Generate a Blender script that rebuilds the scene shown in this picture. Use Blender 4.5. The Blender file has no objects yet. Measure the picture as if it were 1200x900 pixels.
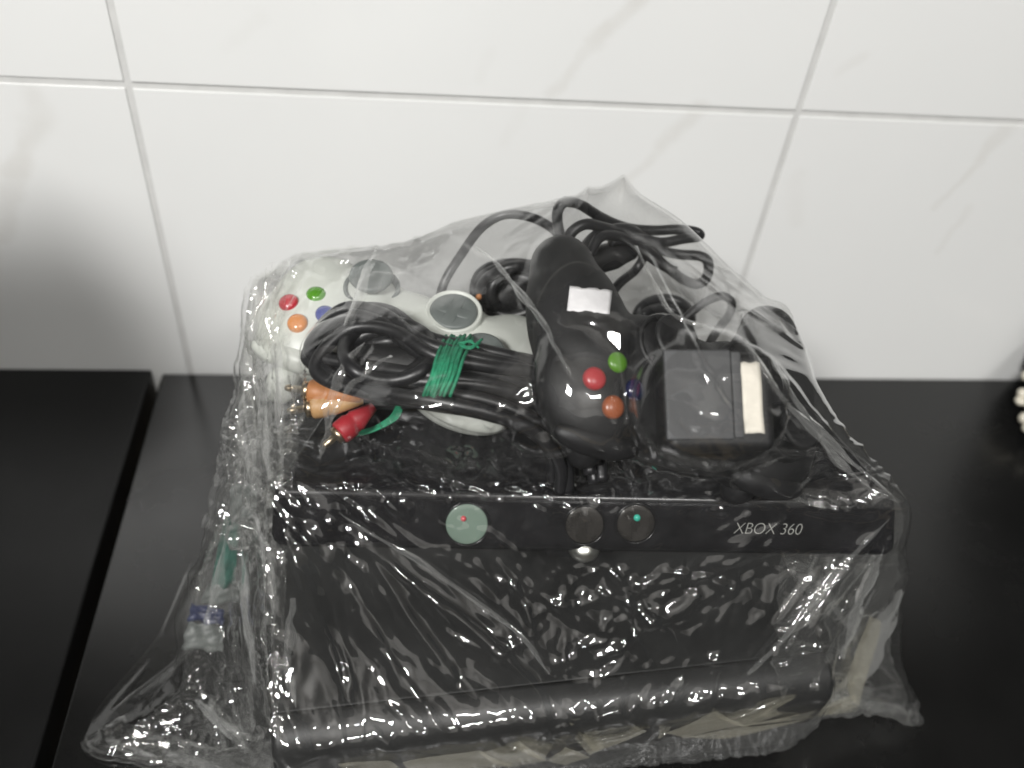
import bpy, bmesh, math, random
import numpy as np
from mathutils import Vector, Matrix

scene = bpy.context.scene
COL = scene.collection

# ------------------------------------------------------------------ camera
FPX = 1067.0
R = np.array([[0.9932, 0.0057, 0.116], [-0.0793, -0.6963, 0.7133], [0.0849, -0.7177, -0.6912]])
_u, _s, _v = np.linalg.svd(R)
R = _u @ _v
CAM = np.array([-0.0797, -0.4953, 0.47])


def at(px, py, y=None, z=None, x=None):
    """world point seen at a photo pixel, on the plane y=, z= or x="""
    d = R @ np.array([px - 600.0, py - 450.0, FPX])
    if y is not None:
        t = (y - CAM[1]) / d[1]
    elif z is not None:
        t = (z - CAM[2]) / d[2]
    else:
        t = (x - CAM[0]) / d[0]
    return CAM + t * d


def to_px(P):
    q = (P - CAM) @ R
    return np.stack([600 + FPX * q[..., 0] / q[..., 2], 450 + FPX * q[..., 1] / q[..., 2]], -1)


cam_d = bpy.data.cameras.new('camera')
cam = bpy.data.objects.new('camera', cam_d)
COL.objects.link(cam)
M = Matrix.Identity(4)
for i in range(3):
    M[i][0] = R[i, 0]
    M[i][1] = -R[i, 1]
    M[i][2] = -R[i, 2]
    M[i][3] = CAM[i]
cam.matrix_world = M
cam_d.sensor_width = 36.0
cam_d.lens = FPX / 1200 * 36
cam_d.clip_start = 0.01
cam_d.clip_end = 60
cam_d.dof.use_dof = True
cam_d.dof.focus_distance = 0.40
cam_d.dof.aperture_fstop = 5.6
scene.camera = cam

# ------------------------------------------------------------------ light
world = bpy.data.worlds.new('World')
scene.world = world
world.use_nodes = True
bg = world.node_tree.nodes['Background']
bg.inputs[0].default_value = (0.90, 0.95, 1.0, 1)
bg.inputs[1].default_value = 0.04


def area(name, loc, target, sx, sy, power, col=(1, 0.99, 0.975), spread=180):
    l = bpy.data.lights.new(name, 'AREA')
    l.shape = 'RECTANGLE'
    l.size = sx
    l.size_y = sy
    l.energy = power
    l.color = col
    l.spread = math.radians(spread)
    o = bpy.data.objects.new(name, l)
    COL.objects.link(o)
    o.location = loc
    o.rotation_euler = (Vector(target) - Vector(loc)).to_track_quat('-Z', 'Y').to_euler()
    return o


area('ceiling_lamp', (-0.85, -1.45, 1.62), (0.1, -0.05, 0.05), 0.36, 0.32, 48)
area('ceiling_lamp', (0.42, -1.45, 1.75), (0.2, -0.3, 0.1), 0.5, 0.10, 14)
area('reflection_fill', (0.2, -1.9, 1.35), (0.2, -2.5, 2.0), 0.9, 0.5, 20)  # added fill, no known lamp: brightens ceiling and back wall for film reflections

scene.view_settings.view_transform = 'Standard'
scene.view_settings.look = 'None'
scene.view_settings.exposure = 0
scene.view_settings.gamma = 1
scene.cycles.transparent_max_bounces = 40
scene.cycles.max_bounces = 14
scene.cycles.glossy_bounces = 6
scene.cycles.sample_clamp_indirect = 6
scene.cycles.use_denoising = True
scene.render.filter_size = 1.7 if hasattr(scene.render, 'filter_size') else 1.5
scene.cycles.filter_width = 1.8


# ------------------------------------------------------------------ materials
def mat(name, col, rough=0.5, spec=0.5, metal=0.0, bump=0.0, bscale=400, coat=0.0, var=0.0, vscale=60, coat_r=0.05):
    m = bpy.data.materials.new(name)
    m.use_nodes = True
    nt = m.node_tree
    b = nt.nodes['Principled BSDF']
    b.inputs['Base Color'].default_value = (*col, 1)
    b.inputs['Roughness'].default_value = rough
    b.inputs['Specular IOR Level'].default_value = spec
    b.inputs['Metallic'].default_value = metal
    b.inputs['Coat Weight'].default_value = coat
    b.inputs['Coat Roughness'].default_value = coat_r
    tc = nt.nodes.new('ShaderNodeTexCoord')
    if bump:
        n = nt.nodes.new('ShaderNodeTexNoise')
        n.inputs['Scale'].default_value = bscale
        n.inputs['Detail'].default_value = 4
        nt.links.new(tc.outputs['Object'], n.inputs['Vector'])
        bp = nt.nodes.new('ShaderNodeBump')
        bp.inputs['Strength'].default_value = bump
        bp.inputs['Distance'].default_value = 0.0005
        nt.links.new(n.outputs['Fac'], bp.inputs['Height'])
        nt.links.new(bp.outputs['Normal'], b.inputs['Normal'])
    if var:
        n = nt.nodes.new('ShaderNodeTexNoise')
        n.inputs['Scale'].default_value = vscale
        n.inputs['Detail'].default_value = 5
        nt.links.new(tc.outputs['Object'], n.inputs['Vector'])
        mr = nt.nodes.new('ShaderNodeMapRange')
        mr.inputs[1].default_value = 0.3
        mr.inputs[2].default_value = 0.7
        mr.inputs[3].default_value = 1 - var
        mr.inputs[4].default_value = 1 + var
        nt.links.new(n.outputs['Fac'], mr.inputs[0])
        mx = nt.nodes.new('ShaderNodeVectorMath')
        mx.operation = 'SCALE'
        mx.inputs[0].default_value = col
        nt.links.new(mr.outputs[0], mx.inputs['Scale'])
        nt.links.new(mx.outputs[0], b.inputs['Base Color'])
        mr2 = nt.nodes.new('ShaderNodeMapRange')
        mr2.inputs[1].default_value = 0.3
        mr2.inputs[2].default_value = 0.7
        mr2.inputs[3].default_value = max(0.02, rough * (1 - var * 0.8))
        mr2.inputs[4].default_value = min(1, rough * (1 + var * 0.8))
        nt.links.new(n.outputs['Fac'], mr2.inputs[0])
        nt.links.new(mr2.outputs[0], b.inputs['Roughness'])
    return m


M_black = mat('black_plastic', (0.009, 0.009, 0.0095), 0.58, bump=0.15, bscale=900, var=0.2, vscale=90)
M_gloss = mat('black_gloss_plastic', (0.011, 0.011, 0.012), 0.2, var=0.3, vscale=70)
M_console = mat('console_plastic', (0.016, 0.0163, 0.0163), 0.42, bump=0.12, bscale=1200, var=0.15, vscale=40)
M_white = mat('white_plastic', (0.57, 0.59, 0.545), 0.38, bump=0.05, bscale=700, var=0.06, vscale=50)
M_cable = mat('black_rubber', (0.015, 0.015, 0.016), 0.38, bump=0.1, bscale=600)
M_grey = mat('grey_rubber', (0.12, 0.135, 0.13), 0.45, bump=0.1, bscale=700, var=0.15)
M_packgrey = mat('grey_vinyl', (0.05, 0.051, 0.053), 0.55, bump=0.12, bscale=500, var=0.15)
M_seam = mat('dark_seam', (0.03, 0.03, 0.028), 0.6)
M_red = mat('red_button', (0.48, 0.03, 0.045), 0.18, coat=0.6)
M_green = mat('green_button', (0.085, 0.27, 0.02), 0.18, coat=0.6)
M_blue = mat('blue_button', (0.025, 0.04, 0.24), 0.18, coat=0.6)
M_orange = mat('orange_button', (0.60, 0.21, 0.035), 0.18, coat=0.6)
M_green2 = mat('dull_green_button', (0.075, 0.20, 0.015), 0.3)
M_red2 = mat('dull_red_button', (0.34, 0.03, 0.035), 0.3)
M_blue2 = mat('dark_blue_button', (0.008, 0.01, 0.045), 0.2, coat=0.5)
M_orange2 = mat('dull_orange_button', (0.26, 0.075, 0.03), 0.3)
M_plug_y = mat('yellow_plug_plastic', (0.46, 0.27, 0.12), 0.5, var=0.1)
M_plug_o = mat('orange_plug_plastic', (0.46, 0.19, 0.07), 0.5, var=0.1)
M_plug_r = mat('red_plug_plastic', (0.36, 0.02, 0.03), 0.5, var=0.1)
M_plug_w = mat('white_plug_plastic', (0.5, 0.5, 0.46), 0.45, var=0.1)
M_pin = mat('nickel_pin', (0.55, 0.45, 0.32), 0.3, metal=1.0)
M_twine = mat('green_twine', (0.02, 0.23, 0.12), 0.7, bump=0.5, bscale=1500, var=0.3, vscale=300)
M_paper = mat('paper_sticker', (0.72, 0.71, 0.72), 0.7, var=0.06, vscale=250)
M_label = mat('cream_label', (0.68, 0.64, 0.56), 0.7, var=0.07, vscale=200)
M_lens = mat('sage_lens', (0.145, 0.195, 0.16), 0.25, coat=0.7, var=0.08)
M_lensdark = mat('brown_lens', (0.028, 0.026, 0.024), 0.2, coat=0.7, var=0.3, vscale=150)
M_lenspink = mat('pink_glass', (0.45, 0.08, 0.09), 0.2)
M_lensteal = mat('teal_glass', (0.05, 0.40, 0.30), 0.2)
M_chrome = mat('chrome', (0.85, 0.85, 0.80), 0.28, metal=1.0)
M_ink = mat('silver_ink', (0.32, 0.32, 0.30), 0.5)
M_darkink = mat('dark_ink', (0.08, 0.08, 0.075), 0.6)
M_table = mat('black_laminate', (0.007, 0.007, 0.0068), 0.26, spec=0.60, bump=0.1, bscale=900, var=0.12, vscale=25)
M_table2 = mat('dimmed_black_laminate', (0.0075, 0.0075, 0.0075), 0.42, spec=0.30, bump=0.1, bscale=900, var=0.12, vscale=25)  # laminate with sheen cut: the left table's dark reflection is put in here
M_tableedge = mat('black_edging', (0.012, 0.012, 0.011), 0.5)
M_grout = mat('grout', (0.60, 0.60, 0.585), 0.85, bump=0.2, bscale=500, var=0.06)
M_cupboard = mat('dark_cupboard', (0.05, 0.048, 0.045), 0.5)
M_backwall = mat('dark_reflection_band', (0.045, 0.043, 0.04), 0.7)
M_wallpaint = mat('white_paint', (0.62, 0.61, 0.59), 0.7)
M_floor = mat('floor_tile', (0.30, 0.24, 0.16), 0.5, var=0.1, vscale=6)
M_teal = mat('teal_print', (0.025, 0.09, 0.07), 0.35, var=0.2, vscale=120)
M_blueprint = mat('blue_print', (0.016, 0.022, 0.066), 0.35, var=0.2, vscale=120)
M_wrapwhite = mat('wrapper_white', (0.12, 0.13, 0.125), 0.45, var=0.15, vscale=120)
M_bead = mat('ivory_bead', (0.62, 0.58, 0.48), 0.3, coat=0.3)
M_pouch = mat('black_cloth', (0.010, 0.010, 0.010), 0.9, bump=0.4, bscale=900)


def tile_material():
    m = bpy.data.materials.new('marble_tile')
    m.use_nodes = True
    nt = m.node_tree
    N = nt.nodes
    L = nt.links
    b = N['Principled BSDF']
    b.inputs['Roughness'].default_value = 0.22
    tc = N.new('ShaderNodeTexCoord')
    geo = N.new('ShaderNodeNewGeometry')
    rot = tc
    wn = N.new('ShaderNodeTexNoise')
    wn.inputs['Scale'].default_value = 16
    wn.inputs['Detail'].default_value = 5
    L.new(geo.outputs['Position'], wn.inputs['Vector'])

    def vm(op, a, b=None, scale=None):
        n = N.new('ShaderNodeVectorMath')
        n.operation = op
        for k, v in enumerate((a, b)):
            if v is None:
                continue
            if isinstance(v, (tuple, list)):
                n.inputs[k].default_value = v
            else:
                L.new(v, n.inputs[k])
        if scale is not None:
            if isinstance(scale, (int, float)):
                n.inputs['Scale'].default_value = scale
            else:
                L.new(scale, n.inputs['Scale'])
        return n

    def mm(op, a, b=None, clamp=False):
        n = N.new('ShaderNodeMath')
        n.operation = op
        n.use_clamp = clamp
        for k, v in enumerate((a, b)):
            if v is None:
                continue
            if isinstance(v, (int, float)):
                n.inputs[k].default_value = v
            else:
                L.new(v, n.inputs[k])
        return n.outputs[0]
    off = vm('SCALE', vm('SUBTRACT', wn.outputs['Color'], (0.5, 0.5, 0.5)).outputs[0], scale=0.035)
    pos = vm('MULTIPLY', vm('ADD', geo.outputs['Position'], off.outputs[0]).outputs[0], (1, 0, 1))
    total = None
    # each vein of the marble print: from, to (wall coordinates), half width, strength
    VEINS = [((740, 0), (690, 55), .006, .5), ((692, 52), (650, 112), .005, .35), ((818, 132), (775, 178), .007, .42), ((778, 176), (735, 222), .005, .28),
             ((1185, 152), (1150, 190), .007, .5), ((1152, 188), (1098, 245), .004, .35), ((1140, 245), (1100, 300), .004, .25), ((1010, 70), (985, 90), .005, .2),
             ((28, 105), (40, 150), .010, .42), ((40, 148), (18, 200), .008, .5), ((20, 196), (8, 280), .007, .38), ((570, 60), (560, 90), .006, .12), ((945, 200), (930, 260), .008, .16),
             ((620, 130), (590, 170), .006, .12), ((300, 10), (270, 60), .006, .10)]
    for (p, q, w, st) in VEINS:
        A_, B_ = at(p[0], p[1], y=0), at(q[0], q[1], y=0)
        A_[1] = B_[1] = 0
        ba = B_ - A_
        pa = vm('SUBTRACT', pos.outputs[0], tuple(A_))
        h = mm('DIVIDE', vm('DOT_PRODUCT', pa.outputs[0], tuple(ba)).outputs['Value'], float(ba @ ba), True)
        d = vm('LENGTH', vm('SUBTRACT', pa.outputs[0], vm('SCALE', tuple(ba), scale=h).outputs[0]).outputs[0]).outputs['Value']
        mk = N.new('ShaderNodeMapRange')
        mk.interpolation_type = 'SMOOTHERSTEP'
        mk.inputs[1].default_value = 0.0
        mk.inputs[2].default_value = w * 1.25
        mk.inputs[3].default_value = st * 0.6
        mk.inputs[4].default_value = 0.0
        L.new(d, mk.inputs[0])
        total = mk.outputs[0] if total is None else mm('MAXIMUM', total, mk.outputs[0])
    n3 = N.new('ShaderNodeTexNoise')
    n3.inputs['Scale'].default_value = 40
    n3.inputs['Detail'].default_value = 4
    L.new(geo.outputs['Position'], n3.inputs['Vector'])
    v3o = mm('MULTIPLY', total, mm('MULTIPLY', n3.outputs['Fac'], 1.5))
    mix = N.new('ShaderNodeMix')
    mix.data_type = 'RGBA'
    mix.inputs['A'].default_value = (0.845, 0.85, 0.835, 1)
    mix.inputs['B'].default_value = (0.56, 0.53, 0.47, 1)
    L.new(v3o, mix.inputs['Factor'])
    cl = N.new('ShaderNodeTexNoise')
    cl.inputs['Scale'].default_value = 4
    cl.inputs['Detail'].default_value = 4
    L.new(geo.outputs['Position'], cl.inputs['Vector'])
    mix2 = N.new('ShaderNodeMix')
    mix2.data_type = 'RGBA'
    mix2.blend_type = 'MULTIPLY'
    mix2.inputs['Factor'].default_value = 0.10
    L.new(mix.outputs['Result'], mix2.inputs['A'])
    L.new(cl.outputs['Fac'], mix2.inputs['B'])
    L.new(mix2.outputs['Result'], b.inputs['Base Color'])
    return m


def film_material(name='clear_film', haze=0.009, tint=(0.86, 0.87, 0.85), gl=1.0, rough=0.055, bump=0.03):
    m = bpy.data.materials.new(name)
    m.use_nodes = True
    nt = m.node_tree
    N = nt.nodes
    L = nt.links
    N.remove(N['Principled BSDF'])
    out = N['Material Output']
    tc = N.new('ShaderNodeTexCoord')
    n1 = N.new('ShaderNodeTexNoise')
    n1.inputs['Scale'].default_value = 70
    n1.inputs['Detail'].default_value = 5
    n1.inputs['Roughness'].default_value = 0.65
    n1.inputs['Distortion'].default_value = 0.6
    L.new(tc.outputs['Object'], n1.inputs['Vector'])
    bp = N.new('ShaderNodeBump')
    bp.inputs['Strength'].default_value = bump
    bp.inputs['Distance'].default_value = 0.0012
    L.new(n1.outputs['Fac'], bp.inputs['Height'])
    # reflectance of a thin clear film, the same from both faces: Schlick, then 2F/(1+F)
    geo = N.new('ShaderNodeNewGeometry')
    dt = N.new('ShaderNodeVectorMath')
    dt.operation = 'DOT_PRODUCT'
    L.new(bp.outputs[0], dt.inputs[0])
    L.new(geo.outputs['Incoming'], dt.inputs[1])

    def mth(op, a, b=None, clamp=False):
        n = N.new('ShaderNodeMath')
        n.operation = op
        n.use_clamp = clamp
        for k, v in enumerate((a, b)):
            if v is None:
                continue
            if isinstance(v, (int, float)):
                n.inputs[k].default_value = v
            else:
                L.new(v, n.inputs[k])
        return n.outputs[0]
    ab = mth('ABSOLUTE', dt.outputs['Value'])
    om = mth('SUBTRACT', 1.0, ab, True)
    p5 = mth('POWER', om, 5.0)
    F_ = mth('ADD', mth('MULTIPLY', p5, 0.96), 0.04)
    dv = mth('DIVIDE', mth('MULTIPLY', F_, 2.0 * gl), mth('ADD', F_, 1.0), True)
    facing = mth('POWER', om, 3.0)
    tr = N.new('ShaderNodeBsdfTransparent')
    tr.inputs[0].default_value = (0.985, 0.985, 0.98, 1)
    gs = N.new('ShaderNodeBsdfGlossy')
    gs.inputs['Roughness'].default_value = rough
    gs.inputs['Color'].default_value = (1, 1, 1, 1)
    L.new(bp.outputs[0], gs.inputs['Normal'])
    df = N.new('ShaderNodeBsdfDiffuse')
    df.inputs[0].default_value = (*tint, 1)
    tl = N.new('ShaderNodeBsdfTranslucent')
    tl.inputs[0].default_value = (*tint, 1)
    dm = N.new('ShaderNodeMixShader')
    dm.inputs[0].default_value = 0.5
    L.new(df.outputs[0], dm.inputs[1])
    L.new(tl.outputs[0], dm.inputs[2])
    hz = mth('ADD', mth('MULTIPLY', facing, haze * 9), haze)
    mxa = N.new('ShaderNodeMixShader')
    L.new(hz, mxa.inputs[0])
    L.new(tr.outputs[0], mxa.inputs[1])
    L.new(dm.outputs[0], mxa.inputs[2])
    mxb = N.new('ShaderNodeMixShader')
    L.new(dv, mxb.inputs[0])
    L.new(mxa.outputs[0], mxb.inputs[1])
    L.new(gs.outputs[0], mxb.inputs[2])
    L.new(mxb.outputs[0], out.inputs['Surface'])
    return m


M_tile = tile_material()
M_film = film_material()
M_fold = film_material('folded_film', haze=0.035)
M_ribbon = film_material('doubled_film', haze=0.10)
M_hem = film_material('gathered_film', haze=0.10, tint=(0.82, 0.78, 0.62))  # cream tint: a warm reflection put into the yellowish stacked plies


# ------------------------------------------------------------------ helpers
def link(name, me, m, parent=None, smooth=True, loc=None):
    if m is not None:
        if isinstance(m, (list, tuple)):
            for k in m:
                me.materials.append(k)
        else:
            me.materials.append(m)
    if smooth:
        for p in me.polygons:
            p.use_smooth = True
    o = bpy.data.objects.new(name, me)
    COL.objects.link(o)
    if parent is not None:
        o.parent = parent
    if loc is not None:
        o.location = loc
    return o


def obj(name, bm, m, parent=None, smooth=True, loc=None):
    me = bpy.data.meshes.new(name)
    bm.to_mesh(me)
    bm.free()
    return link(name, me, m, parent, smooth, loc)


def tag(o, label=None, cat=None, group=None, kind=None):
    if label:
        o['label'] = label
    if cat:
        o['category'] = cat
    if group:
        o['group'] = group
    if kind:
        o['kind'] = kind
    return o


def empty(name, loc=(0, 0, 0), rotm=None):
    o = bpy.data.objects.new(name, None)
    COL.objects.link(o)
    o.empty_display_size = 0.02
    if rotm is not None:
        m4 = Matrix.Identity(4)
        for i in range(3):
            for j in range(3):
                m4[i][j] = rotm[i][j]
        m4.translation = Vector(loc)
        o.matrix_world = m4
    else:
        o.location = loc
    return o


def rbox(x0, x1, y0, y1, z0, z1, r=0.002, seg=3):
    bm = bmesh.new()
    bmesh.ops.create_cube(bm, size=1)
    for v in bm.verts:
        v.co = Vector((x0 if v.co.x < 0 else x1, y0 if v.co.y < 0 else y1, z0 if v.co.z < 0 else z1))
    if r:
        bmesh.ops.bevel(bm, geom=bm.edges[:], offset=r, segments=seg, profile=0.5, affect='EDGES')
    return bm


def sharp(o, ang=75):
    """bevelled box: flat faces stay flat, bevels shade round"""
    o.data.set_sharp_from_angle(angle=math.radians(max(ang, 75)))
    w = o.modifiers.new('weighted', 'WEIGHTED_NORMAL')
    w.weight = 100
    w.keep_sharp = True
    return o


def catmull(pts, n=10):
    P = [np.array(p, float) for p in pts]
    P = [2 * P[0] - P[1]] + P + [2 * P[-1] - P[-2]]
    out = []
    for i in range(1, len(P) - 2):
        a, b, c, d = P[i - 1], P[i], P[i + 1], P[i + 2]
        for k in range(n):
            t = k / n
            out.append(0.5 * (2 * b + (c - a) * t + (2 * a - 5 * b + 4 * c - d) * t * t + (3 * b - a - 3 * c + d) * t ** 3))
    out.append(P[-2])
    return np.array(out)


def tube_into(bm, path, r, ns=10, caps=True):
    path = np.array(path, float)
    n = len(path)
    rr = r if hasattr(r, '__len__') else [r] * n
    T = np.gradient(path, axis=0)
    T /= np.linalg.norm(T, axis=1)[:, None] + 1e-12
    up = np.array([0.13, 0.31, 0.94])
    nrm = np.cross(T[0], up)
    nrm /= np.linalg.norm(nrm)
    rings = []
    for i in range(n):
        nrm = nrm - T[i] * (nrm @ T[i])
        nrm /= np.linalg.norm(nrm) + 1e-12
        b = np.cross(T[i], nrm)
        rings.append([bm.verts.new(path[i] + rr[i] * (math.cos(a) * nrm + math.sin(a) * b))
                      for a in [2 * math.pi * k / ns for k in range(ns)]])
    for i in range(n - 1):
        for k in range(ns):
            bm.faces.new((rings[i][k], rings[i][(k + 1) % ns], rings[i + 1][(k + 1) % ns], rings[i + 1][k]))
    if caps:
        bm.faces.new(rings[0][::-1])
        bm.faces.new(rings[-1])


def tube(path, r, ns=10):
    bm = bmesh.new()
    tube_into(bm, path, r, ns)
    return bm


def lathe(profile, ns=28, axis_o=(0, 0, 0)):
    """profile list of (radius, z) revolved about z"""
    bm = bmesh.new()
    rings = []
    for (r, z) in profile:
        if r < 1e-7:
            rings.append([bm.verts.new((0, 0, z))])
        else:
            rings.append([bm.verts.new((r * math.cos(2 * math.pi * k / ns), r * math.sin(2 * math.pi * k / ns), z)) for k in range(ns)])
    for a, b in zip(rings, rings[1:]):
        for k in range(ns):
            k2 = (k + 1) % ns
            if len(a) == 1 and len(b) == 1:
                continue
            if len(a) == 1:
                bm.faces.new((a[0], b[k], b[k2]))
            elif len(b) == 1:
                bm.faces.new((a[k], a[k2], b[0]))
            else:
                bm.faces.new((a[k], a[k2], b[k2], b[k]))
    for v in bm.verts:
        v.co += Vector(axis_o)
    bmesh.ops.recalc_face_normals(bm, faces=bm.faces[:])
    return bm


def dome(r, h, base=0.0, n=6):
    return [(r, base - 0.001), (r, base)] + [(r * math.cos(a), base + h * math.sin(a)) for a in
                                             [math.pi / 2 * k / n for k in range(1, n)]] + [(0, base + h)]


def text_mesh(s, size, name, m, parent, mat4, shear=0.0, offset=0.0, ext=0.0001, xs=1.0):
    cu = bpy.data.curves.new(name, 'FONT')
    cu.body = s
    cu.size = size
    cu.shear = shear
    cu.offset = offset
    cu.extrude = ext
    cu.align_x = 'CENTER'
    cu.align_y = 'CENTER'
    cu.space_character = 0.95
    o = bpy.data.objects.new('tmp', cu)
    COL.objects.link(o)
    bpy.context.view_layer.update()
    me = bpy.data.meshes.new_from_object(o.evaluated_get(bpy.context.evaluated_depsgraph_get()))
    bpy.data.objects.remove(o)
    bpy.data.curves.remove(cu)
    me.transform(Matrix.Diagonal((xs, 1, 1, 1)))
    me.transform(mat4)
    me.materials.clear()
    return link(name, me, m, parent, smooth=False)


def remeshed(bm, voxel, smooth_it=8, fac=0.5):
    me = bpy.data.meshes.new('tmp')
    bm.to_mesh(me)
    bm.free()
    o = bpy.data.objects.new('tmp', me)
    COL.objects.link(o)
    md = o.modifiers.new('r', 'REMESH')
    md.mode = 'VOXEL'
    md.voxel_size = voxel
    sm = o.modifiers.new('s', 'SMOOTH')
    sm.factor = fac
    sm.iterations = smooth_it
    bpy.context.view_layer.update()
    me2 = bpy.data.meshes.new_from_object(o.evaluated_get(bpy.context.evaluated_depsgraph_get()))
    bpy.data.objects.remove(o)
    bpy.data.meshes.remove(me)
    return me2


def add_ellipsoid(bm, c, r, rot=None, seg=24):
    res = bmesh.ops.create_uvsphere(bm, u_segments=seg, v_segments=seg // 2, radius=1)
    mm = Matrix.Translation(Vector(c)) @ (rot if rot is not None else Matrix.Identity(4)) @ Matrix.Diagonal((*r, 1))
    bmesh.ops.transform(bm, matrix=mm, verts=res['verts'])


# ------------------------------------------------------------------ setting: wall, tables, floor
GX = [-0.2345 - 0.3905, -0.2345, 0.156, 0.156 + 0.3905]
GZ = [-0.30, 0.2204, 0.74]
GW = 0.0040
wall = obj('wall', rbox(-1.6, 1.6, 0.0012, 0.05, -0.80, 2.4, 0), M_grout, smooth=False)
tag(wall, 'white marble effect tiled wall with pale grey grout', kind='structure')
xs = [GX[0] - 0.3905 * 2, GX[0] - 0.3905] + GX + [GX[-1] + 0.3905, GX[-1] + 2 * 0.3905]
zs = [-0.30, 0.2204, 0.741, 1.262, 1.783]
for i in range(len(xs) - 1):
    for j in range(len(zs) - 1):
        x0, x1, z0, z1 = xs[i] + GW / 2, xs[i + 1] - GW / 2, zs[j] + GW / 2, zs[j + 1] - GW / 2
        b = rbox(-(x1 - x0) / 2, (x1 - x0) / 2, 0, 0.0009, -(z1 - z0) / 2, (z1 - z0) / 2, 0.0004, 2)
        t = sharp(obj('tile', b, M_tile, wall, loc=((x0 + x1) / 2, 0.0 + 0.0002 * ((i * 7 + j * 3) % 3), (z0 + z1) / 2)))

floor = obj('floor', rbox(-3, 3, -3, 0.0, -0.80, -0.75, 0), M_floor, smooth=False)
tag(floor, kind='structure')
ceiling = obj('ceiling', rbox(-3, 3, -3, 0.0, 2.05, 2.1, 0), M_wallpaint, smooth=False)
tag(ceiling, kind='structure')
back = obj('back_wall', rbox(-3, 3, -3.05, -3.0, -0.75, 2.05, 0), M_wallpaint, smooth=False)
obj('reflection_band', rbox(-2.9, 2.9, -2.97, -2.92, -0.75, 1.40, 0.004), M_backwall, back, smooth=False)  # added, unseen: dark lower band that breaks up the film's reflections
tag(back, kind='structure')


def table(name, x0, x1, yb, yf, z, label, top):
    t = empty(name, ((x0 + x1) / 2, (yb + yf) / 2, -0.75))
    ox, oy = (x0 + x1) / 2, (yb + yf) / 2
    sharp(obj('tabletop', rbox(x0 - ox, x1 - ox, yf - oy, yb - oy, 0.715 + z, 0.75 + z, 0.0018, 3), top, t))
    for sx in (-1, 1):
        for sy in (-1, 1):
            cx = sx * ((x1 - x0) / 2 - 0.05)
            cy = sy * ((yb - yf) / 2 - 0.05)
            sharp(obj('leg', rbox(cx - 0.02, cx + 0.02, cy - 0.02, cy + 0.02, 0.0, 0.7145 + z, 0.002, 2), M_tableedge, t))
    tag(t, label, 'table')


table('table', -0.2545, 0.95, -0.001, -0.62, 0.0, 'matte black table against the tiled wall, carrying the bagged console', M_table)
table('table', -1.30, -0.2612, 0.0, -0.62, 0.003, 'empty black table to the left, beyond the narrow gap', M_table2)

# ------------------------------------------------------------------ game console
con_c = (at(315, 880, z=0.073) + at(985, 800, z=0.073)) / 2
e = at(985, 800, z=0.073) - at(315, 880, z=0.073)
con_a = math.atan2(e[1], e[0])
CW, CD, CZ0, CZ1 = 0.268, 0.256, 0.012, 0.0775
con_c[1] -= 0.004
console = empty('game_console', (con_c[0], con_c[1], 0))
console.rotation_euler = (0, 0, con_a)
tag(console, 'wide black game console lying flat at the bottom of the clear bag', 'game console')


def console_shell(x0, x1, y0, y1, prof_front):
    """side profile (y,z) swept over x with rounded ends"""
    bm = bmesh.new()
    n = len(prof_front)
    xsn = [(x0, 0.0035), (x0 + 0.001, 0.0015), (x0 + 0.0035, 0.0), (x1 - 0.0035, 0.0), (x1 - 0.001, 0.0015), (x1, 0.0035)]
    cy = sum(p[0] for p in prof_front) / n
    cz = sum(p[1] for p in prof_front) / n
    rings = []
    for (x, ins) in xsn:
        ring = []
        for (y, z) in prof_front:
            dy, dz = y - cy, z - cz
            ring.append(bm.verts.new((x, y - ins * (1 if dy > 0 else -1) * min(1, abs(dy) / 0.01), z - ins * (1 if dz > 0 else -1) * min(1, abs(dz) / 0.01))))
        rings.append(ring)
    for a, b in zip(rings, rings[1:]):
        for k in range(n):
            bm.faces.new((a[k], a[(k + 1) % n], b[(k + 1) % n], b[k]))
    bm.faces.new(rings[0][::-1])
    bm.faces.new(rings[-1])
    bmesh.ops.recalc_face_normals(bm, faces=bm.faces[:])
    return bm


def arc(cy, cz, r, a0, a1, n=7):
    return [(cy + r * math.cos(math.radians(a0 + (a1 - a0) * k / n)), cz + r * math.sin(math.radians(a0 + (a1 - a0) * k / n))) for k in range(n + 1)]


seam_y = 0.0185
rb = 0.0165
prof = [(seam_y, CZ1)] + arc(rb, CZ1 - rb, rb, 90, 180) + [(0.001, CZ1 - 0.030), (0.006, CZ0 + 0.012), (0.016, CZ0), (seam_y + 0.0145, CZ0)]
# front strip, ahead of the seam
o = sharp(obj('front_panel', console_shell(-CW / 2, CW / 2, 0, seam_y, prof), M_console, console), 50)
prof2 = [(CD, CZ1 - 0.006), (CD - 0.006, CZ1), (seam_y + 0.0011, CZ1), (seam_y + 0.0011, CZ1 - 0.004), (seam_y + 0.0158, CZ0 + 0.001), (CD - 0.01, CZ0), (CD, CZ0 + 0.01)]
sharp(obj('case', console_shell(-CW / 2, CW / 2, 0, CD, prof2), M_console, console), 50)
for fx in (-0.1, 0.1):
    for fy in (0.06, 0.22):
        b = lathe([(0, 0), (0.008, 0), (0.008, 0.0125), (0, 0.0125)], 14)
        obj('foot', b, M_black, console, loc=(fx, fy, 0.0005))

# ------------------------------------------------------------------ motion sensor bar
ka, kb = at(318, 577, z=0.154), at(1055, 592, z=0.154)
kc = (ka + kb) / 2
kang = math.atan2(kb[1] - ka[1], kb[0] - ka[0])
KW = np.linalg.norm(kb - ka)
KD, KH = 0.062, 0.040
sensor = empty('motion_sensor_bar', (kc[0], kc[1], 0.154 - KH))
sensor.rotation_euler = (0, 0, kang)
tag(sensor, 'long glossy black motion sensor bar with round lenses on top of the console', 'motion sensor')
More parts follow.
